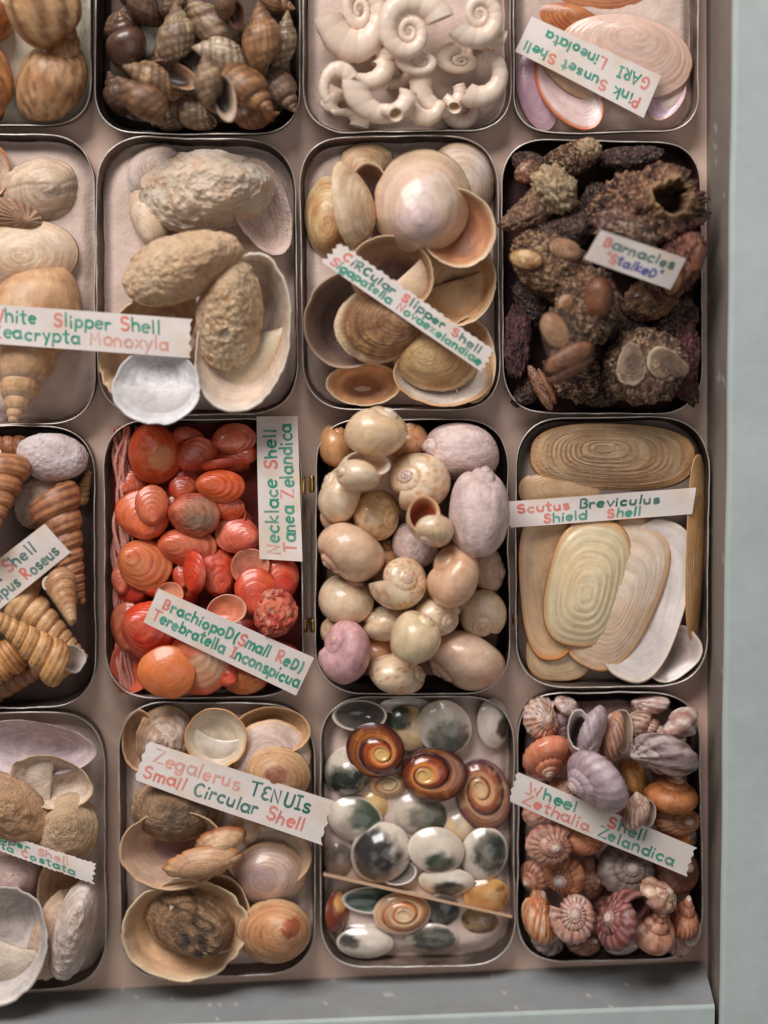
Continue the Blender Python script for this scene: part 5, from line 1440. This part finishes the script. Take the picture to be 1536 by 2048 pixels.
for bx, rt, lb, cl in (((1130, 1790, 1210, 1860), 60, 'shadowed tan wheel shell behind the pinkish white marbled one', OR), ((1040, 1560, 1110, 1620), 140, 'shadowed pink wheel shell under the coral one', {}), ((1200, 1610, 1270, 1690), 10, 'shadowed brown wheel shell under the middle of the label', OR), ((1300, 1480, 1370, 1560), 90, 'shadowed tan wheel shell under the big grey ribbed one', OR), ((1170, 1460, 1240, 1530), 200, 'shadowed pink wheel shell left of the long-mouthed cream one', {}), ((1090, 1420, 1150, 1490), 300, 'shadowed lilac wheel shell beside the beaded one in the upper left', LV), ((1270, 1730, 1340, 1790), 250, 'shadowed brown wheel shell right of the dark grey ringed one', OR), ((1180, 1760, 1250, 1830), 20, 'shadowed rust wheel shell above the maroon ring', OR), ((1330, 1840, 1400, 1910), 110, 'shadowed pink wheel shell in the lower right corner', {}), ((1060, 1850, 1130, 1912), 40, 'shadowed grey wheel shell in the lower left corner', GY)):
    ws(bx, rt, 50, 60, lb, **cl)
ws((1030, 1608, 1132, 1668), 60, 60, 60, 'orange brown wheel shell under the left end of the label', **OR)
ws((1120, 1640, 1210, 1708), 20, 60, 60, 'reddish tan wheel shell just below the label at left', c0=(176, 116, 86), c1=(150, 88, 62), flames=None)
ws((1306, 1684, 1406, 1785), 30, 40, 60, 'dark brown wheel shell at the right wall below the label', c0=(120, 76, 56), c1=(92, 54, 42))
ws((1098, 1556, 1150, 1606), 60, 60, 60, 'tan wheel shell above the label, between coral and lilac', c0=(196, 152, 110), flames=None)
ws((1206, 1870, 1284, 1914), 0, 50, 60, 'small pale lilac wheel shell by the bottom wall', **LV)
ws((1128, 1864, 1204, 1914), 30, 55, 60, 'brown striped wheel shell at the bottom under the whorled white one', **OR)
ws((1376, 1650, 1406, 1690), 40, 50, 60, 'tiny white wheel shell at the right wall above the label end', c0=(206, 190, 180))
ws((1326, 1652, 1386, 1704), 30, 60, 60, 'bright orange wheel shell just above the right of the label', c0=(206, 124, 66), c1=(186, 104, 54), flames=None)
ws((1108, 1386, 1160, 1428), 40, 60, 60, 'small white wheel shell at the top wall', c0=(206, 192, 184), flames=(12, (160, 128, 116), .5))
ws((1262, 1383, 1340, 1424), 160, 70, 60, 'pale wheel shell with dark wavy lines by the top wall', c0=(206, 186, 178), flames=(9, (110, 72, 66), .9))
ws((1243, 1422, 1336, 1484), -20, 76, 80, 'conical brown mottled wheel shell in the upper right', c0=(196, 168, 150), c1=(150, 104, 82), T=1.2)
ws((1313, 1414, 1398, 1484), -35, 84, 90, 'white and brown wheel shell on its side in the upper right corner', c0=(212, 196, 186), flames=(8, (130, 84, 66), .7))
ws((1040, 1390, 1116, 1474), 30, 30, 20, 'white and orange beaded wheel shell in the upper left corner', c0=(212, 194, 184), c1=(190, 146, 116), ribs=(15, .09))
ws((1240, 1520, 1300, 1594), 60, 70, 80, 'glossy amber wheel shell right of the lilac one', c0=(196, 142, 82), c1=(176, 116, 60), flames=None)
ws((1302, 1602, 1402, 1668), 15, 30, 40, 'brown wheel shell with a fanned spiral at the right wall', c0=(176, 124, 88), c1=(140, 88, 60), flames=(20, (84, 52, 40), .7))
ws((1288, 1550, 1398, 1624), 80, 82, 90, 'orange-brown wheel shell on its side with a pale top line', c0=(176, 112, 66), c1=(150, 88, 50), flames=None, apex=(212, 186, 160), apexr=(.1, .5))
ws((1196, 1418, 1268, 1528), 120, 84, -80, 'cream wheel shell showing a long white mouth between brown edges', mouth=(220, 198, 176), deep=(206, 180, 158), c0=(186, 140, 110), b=.55)
ws((1128, 1390, 1210, 1502), -70, 66, -110, 'grey-white wheel shell with a round dark hole', mouth=(214, 204, 198), deep=(60, 50, 44), **LV)
ws((1258, 1466, 1396, 1554), 190, 66, 80, 'big grey wheel shell with dark brown ribs, right of the lilac one', ribs=(10, .05), **GY)
ws((1040, 1468, 1146, 1564), -80, 48, 80, 'coral orange wheel shell with a white tip', c0=(206, 128, 96), c1=(190, 106, 76), flames=(12, (222, 160, 130), .6), apex=(222, 204, 184), apexr=(.12, .42), mat='gloss')
ws((1132, 1494, 1252, 1622), 200, 70, 90, 'largest pale lilac wheel shell above the middle of the label', ribs=(22, .035), **LV)
ws((1242, 1582, 1314, 1660), 100, 82, -80, 'ring-shaped wheel shell with brown checked rim and grey middle', mouth=(196, 176, 164), deep=(120, 96, 88), c0=(206, 180, 158), flames=(18, (120, 74, 54), .9))
ws((1038, 1646, 1134, 1728), 20, 14, 20, 'pink flat spiral wheel shell with a white centre, left wall', c0=(190, 146, 126), c1=(166, 114, 96), ribs=(16, .07))
ws((1032, 1720, 1092, 1800), 200, 50, 60, 'tan and rust wheel shell at the left wall, below the pink spiral', c0=(196, 142, 114), c1=(170, 106, 82))
ws((1150, 1704, 1208, 1788), 10, 40, 60, 'narrow orange wheel shell between the white-capped brown and the dark grey one', **OR)
ws((1086, 1706, 1172, 1800), 215, 26, 60, 'brown wheel shell with a white shining cap', c0=(186, 126, 86), c1=(160, 98, 64), apex=(212, 194, 190), apexr=(.16, .5))
ws((1192, 1688, 1310, 1790), 75, 26, 30, 'dark grey wheel shell with a ringed eye, below the label', c0=(128, 112, 104), c1=(104, 86, 78), flames=(14, (70, 54, 50), .7), apex=(170, 158, 150))
ws((1278, 1758, 1356, 1824), 40, 60, 60, 'small cream wheel shell with brown blotches, right of the maroon ring', c0=(206, 178, 150), flames=(8, (130, 84, 54), .9))
ws((1342, 1786, 1410, 1896), 80, 78, -70, 'tall brown wheel shell with a white mouth at the lower right wall', mouth=(206, 188, 180), c0=(176, 116, 84), c1=(146, 88, 62), T=1.1)
ws((1258, 1812, 1352, 1904), 70, 60, 70, 'tan pink wheel shell with brown diagonal lines, lower right', c0=(190, 144, 118), c1=(166, 106, 84), T=1.1, ribs=(0, 0), flames=(7, (120, 72, 56), .8))
ws((1032, 1780, 1102, 1884), 70, 76, 90, 'orange and white striped wheel shell in the lower left corner', c0=(212, 176, 140), c1=(190, 124, 80), flames=(16, (150, 72, 40), .9), ribs=(16, .07))
ws((1193, 1780, 1298, 1898), 150, 60, -100, 'dark maroon wheel shell with pale teeth round a black hollow', c0=(112, 54, 50), c1=(80, 36, 36), mouth=(92, 56, 54), deep=(40, 24, 24), flames=(24, (190, 150, 140), .5), ribs=(24, .06))
ws((1098, 1790, 1192, 1888), 100, 22, 60, 'pinkish white wheel shell with brown marbling, bottom left of centre', c0=(206, 176, 162), c1=(186, 136, 118))

# ------------------------------------------------------------------ paper labels
CUR[0] = None
paper_label([(1287, 236), (1030, 103), (1063, 33), (1322, 152)], [([('r', 'P'), ('g', 'ink '), ('r', 'S'), ('g', 'unset '), ('r', 'S'), ('g', 'hell')], .06, .97, .64, .24), ([('r', 'G'), ('g', 'ARI  '), ('r', 'L'), ('g', 'ineolata')], .05, .86, .18, .25)], 'upside-down paper label lettered Pink Sunset Shell')
paper_label([(-30, 607), (382, 638), (380, 716), (-30, 686)], [([('r', 'W'), ('g', 'hite  '), ('r', 'S'), ('g', 'lipper '), ('r', 'S'), ('g', 'hell')], .025, .86, .57, .32), ([('r', 'Z'), ('g', 'eacrypta'), ('p', ' Monoxyla')], .03, .90, .17, .32)], 'paper label lettered White Slipper Shell across two tins', zig=(0, .06, 0, 0))
paper_label([(680, 486), (986, 700), (962, 743), (643, 524)], [([('r', 'C'), ('d', 'iRCular '), ('r', 'S'), ('d', 'lipper '), ('r', 'S'), ('d', 'hell')], .06, .95, .55, .30), ([('r', 'S'), ('g', 'igapatella '), ('r', 'N'), ('g', 'ovaezelandiae')], .03, .98, .16, .30)], 'narrow ragged paper label lettered Circular Slipper Shell', zig=(.14, .12, .07, 0))
paper_label([(1203, 460), (1372, 517), (1340, 579), (1168, 518)], [([('r', 'B'), ('k', 'arnacles')], .08, .92, .58, .27), ([('r', '"S'), ('b', 'talkeD"')], .18, .84, .18, .26)], 'small tilted paper label lettered Barnacles Stalked in the dark tin', tiltmax=.04, zmin=True)
paper_label([(-125, 1213), (90, 1047), (141, 1105), (-73, 1277)], [([('r', 'T'), ('k', 'urret '), ('r', 'S'), ('k', 'hell')], .12, .84, .57, .30), ([('r', 'M'), ('k', 'aoricolpus '), ('r', 'R'), ('k', 'oseus')], .04, .95, .16, .28)], 'slanting paper label ending Shell over Roseus at the left edge')
paper_label([(513, 833), (595, 832), (605, 1123), (519, 1118)][3:] + [(513, 833), (595, 832), (605, 1123)], [([('p', 'N'), ('g', 'ecklace '), ('r', 'S'), ('g', 'hell')], .03, .92, .54, .30), ([('r', 'T'), ('g', 'anea '), ('r', 'Z'), ('g', 'elandica')], .06, .95, .16, .30)], 'vertical paper label lettered Necklace Shell')
paper_label([(317, 1177), (628, 1315), (592, 1391), (287, 1244)], [([('r', 'B'), ('g', 'rachiopoD('), ('r', 'S'), ('g', 'mall '), ('r', 'R'), ('g', 'eD)')], .06, .97, .56, .27), ([('r', 'T'), ('g', 'erebratella '), ('r', 'I'), ('g', 'nconspicua')], .03, .99, .18, .27)], 'slanting paper label lettered Brachiopod Small Red')
paper_label([(1017, 1003), (1392, 975), (1384, 1028), (1020, 1055)], [([('r', 'Scutus '), ('d', 'Breviculus')], .04, .82, .54, .31), ([('r', 'S'), ('g', 'hield   '), ('r', 'S'), ('g', 'hell')], .18, .72, .12, .30)], 'paper label lettered Scutus Breviculus Shield Shell', zig=(.08, 0, 0, 0))
paper_label([(298, 1483), (669, 1602), (640, 1689), (269, 1559)], [([('p', 'Zegalerus '), ('d', 'TENUIs')], .05, .90, .57, .30), ([('r', 'Small '), ('d', 'Circular '), ('r', 'Shell')], .03, .90, .16, .28)], 'wide torn paper label lettered Zegalerus Tenuis Small Circular Shell', zig=(.07, .09, 0, 0))
paper_label([(1037, 1545), (1392, 1695), (1370, 1752), (1017, 1602)], [([('r', 'W'), ('g', 'heel    '), ('r', 'S'), ('g', 'hell')], .07, .74, .54, .34), ([('r', 'Zethalia '), ('g', 'Zelandica')], .06, .92, .14, .32)], 'slanting paper label lettered Wheel Shell Zethalia Zelandica', zig=(.10, .10, 0, 0))
paper_label([(-150, 1612), (190, 1727), (187, 1767), (-152, 1647)], [([('r', 'R'), ('g', 'ibbed '), ('r', 'S'), ('g', 'lipper '), ('p', 'Shell')], .04, .86, .55, .32), ([('r', 'M'), ('g', 'aoricrypta '), ('r', 'C'), ('g', 'ostata')], .04, .90, .15, .32)], 'ragged paper label ending Costata at the lower left edge', zig=(0, .14, .06, .06))
# the card that stands on its edge among the shell lids
a, b = at(647, 1749, .027), at(1025, 1834, .024)
d = (b - a)[:2] / np.linalg.norm((b - a)[:2])
nn_ = np.array([-d[1], d[0]]) * .0006
lean = np.array([-d[1], d[0]]) * .003
pts = []
for z, off in ((.0135, -lean), (None, np.zeros(2))):
    for p, s in ((a, -1), (b, -1), (b, 1), (a, 1)):
        q_ = p[:2] + off + nn_ * s
        pts.append((q_[0], q_[1], p[2] if z is None else z))
o = box_poly('standing_card', np.array(pts), C(180, 148, 120), 'paper', None, .0002)
tag(o, 'thin tan card standing on its edge among the round shell lids', 'card')
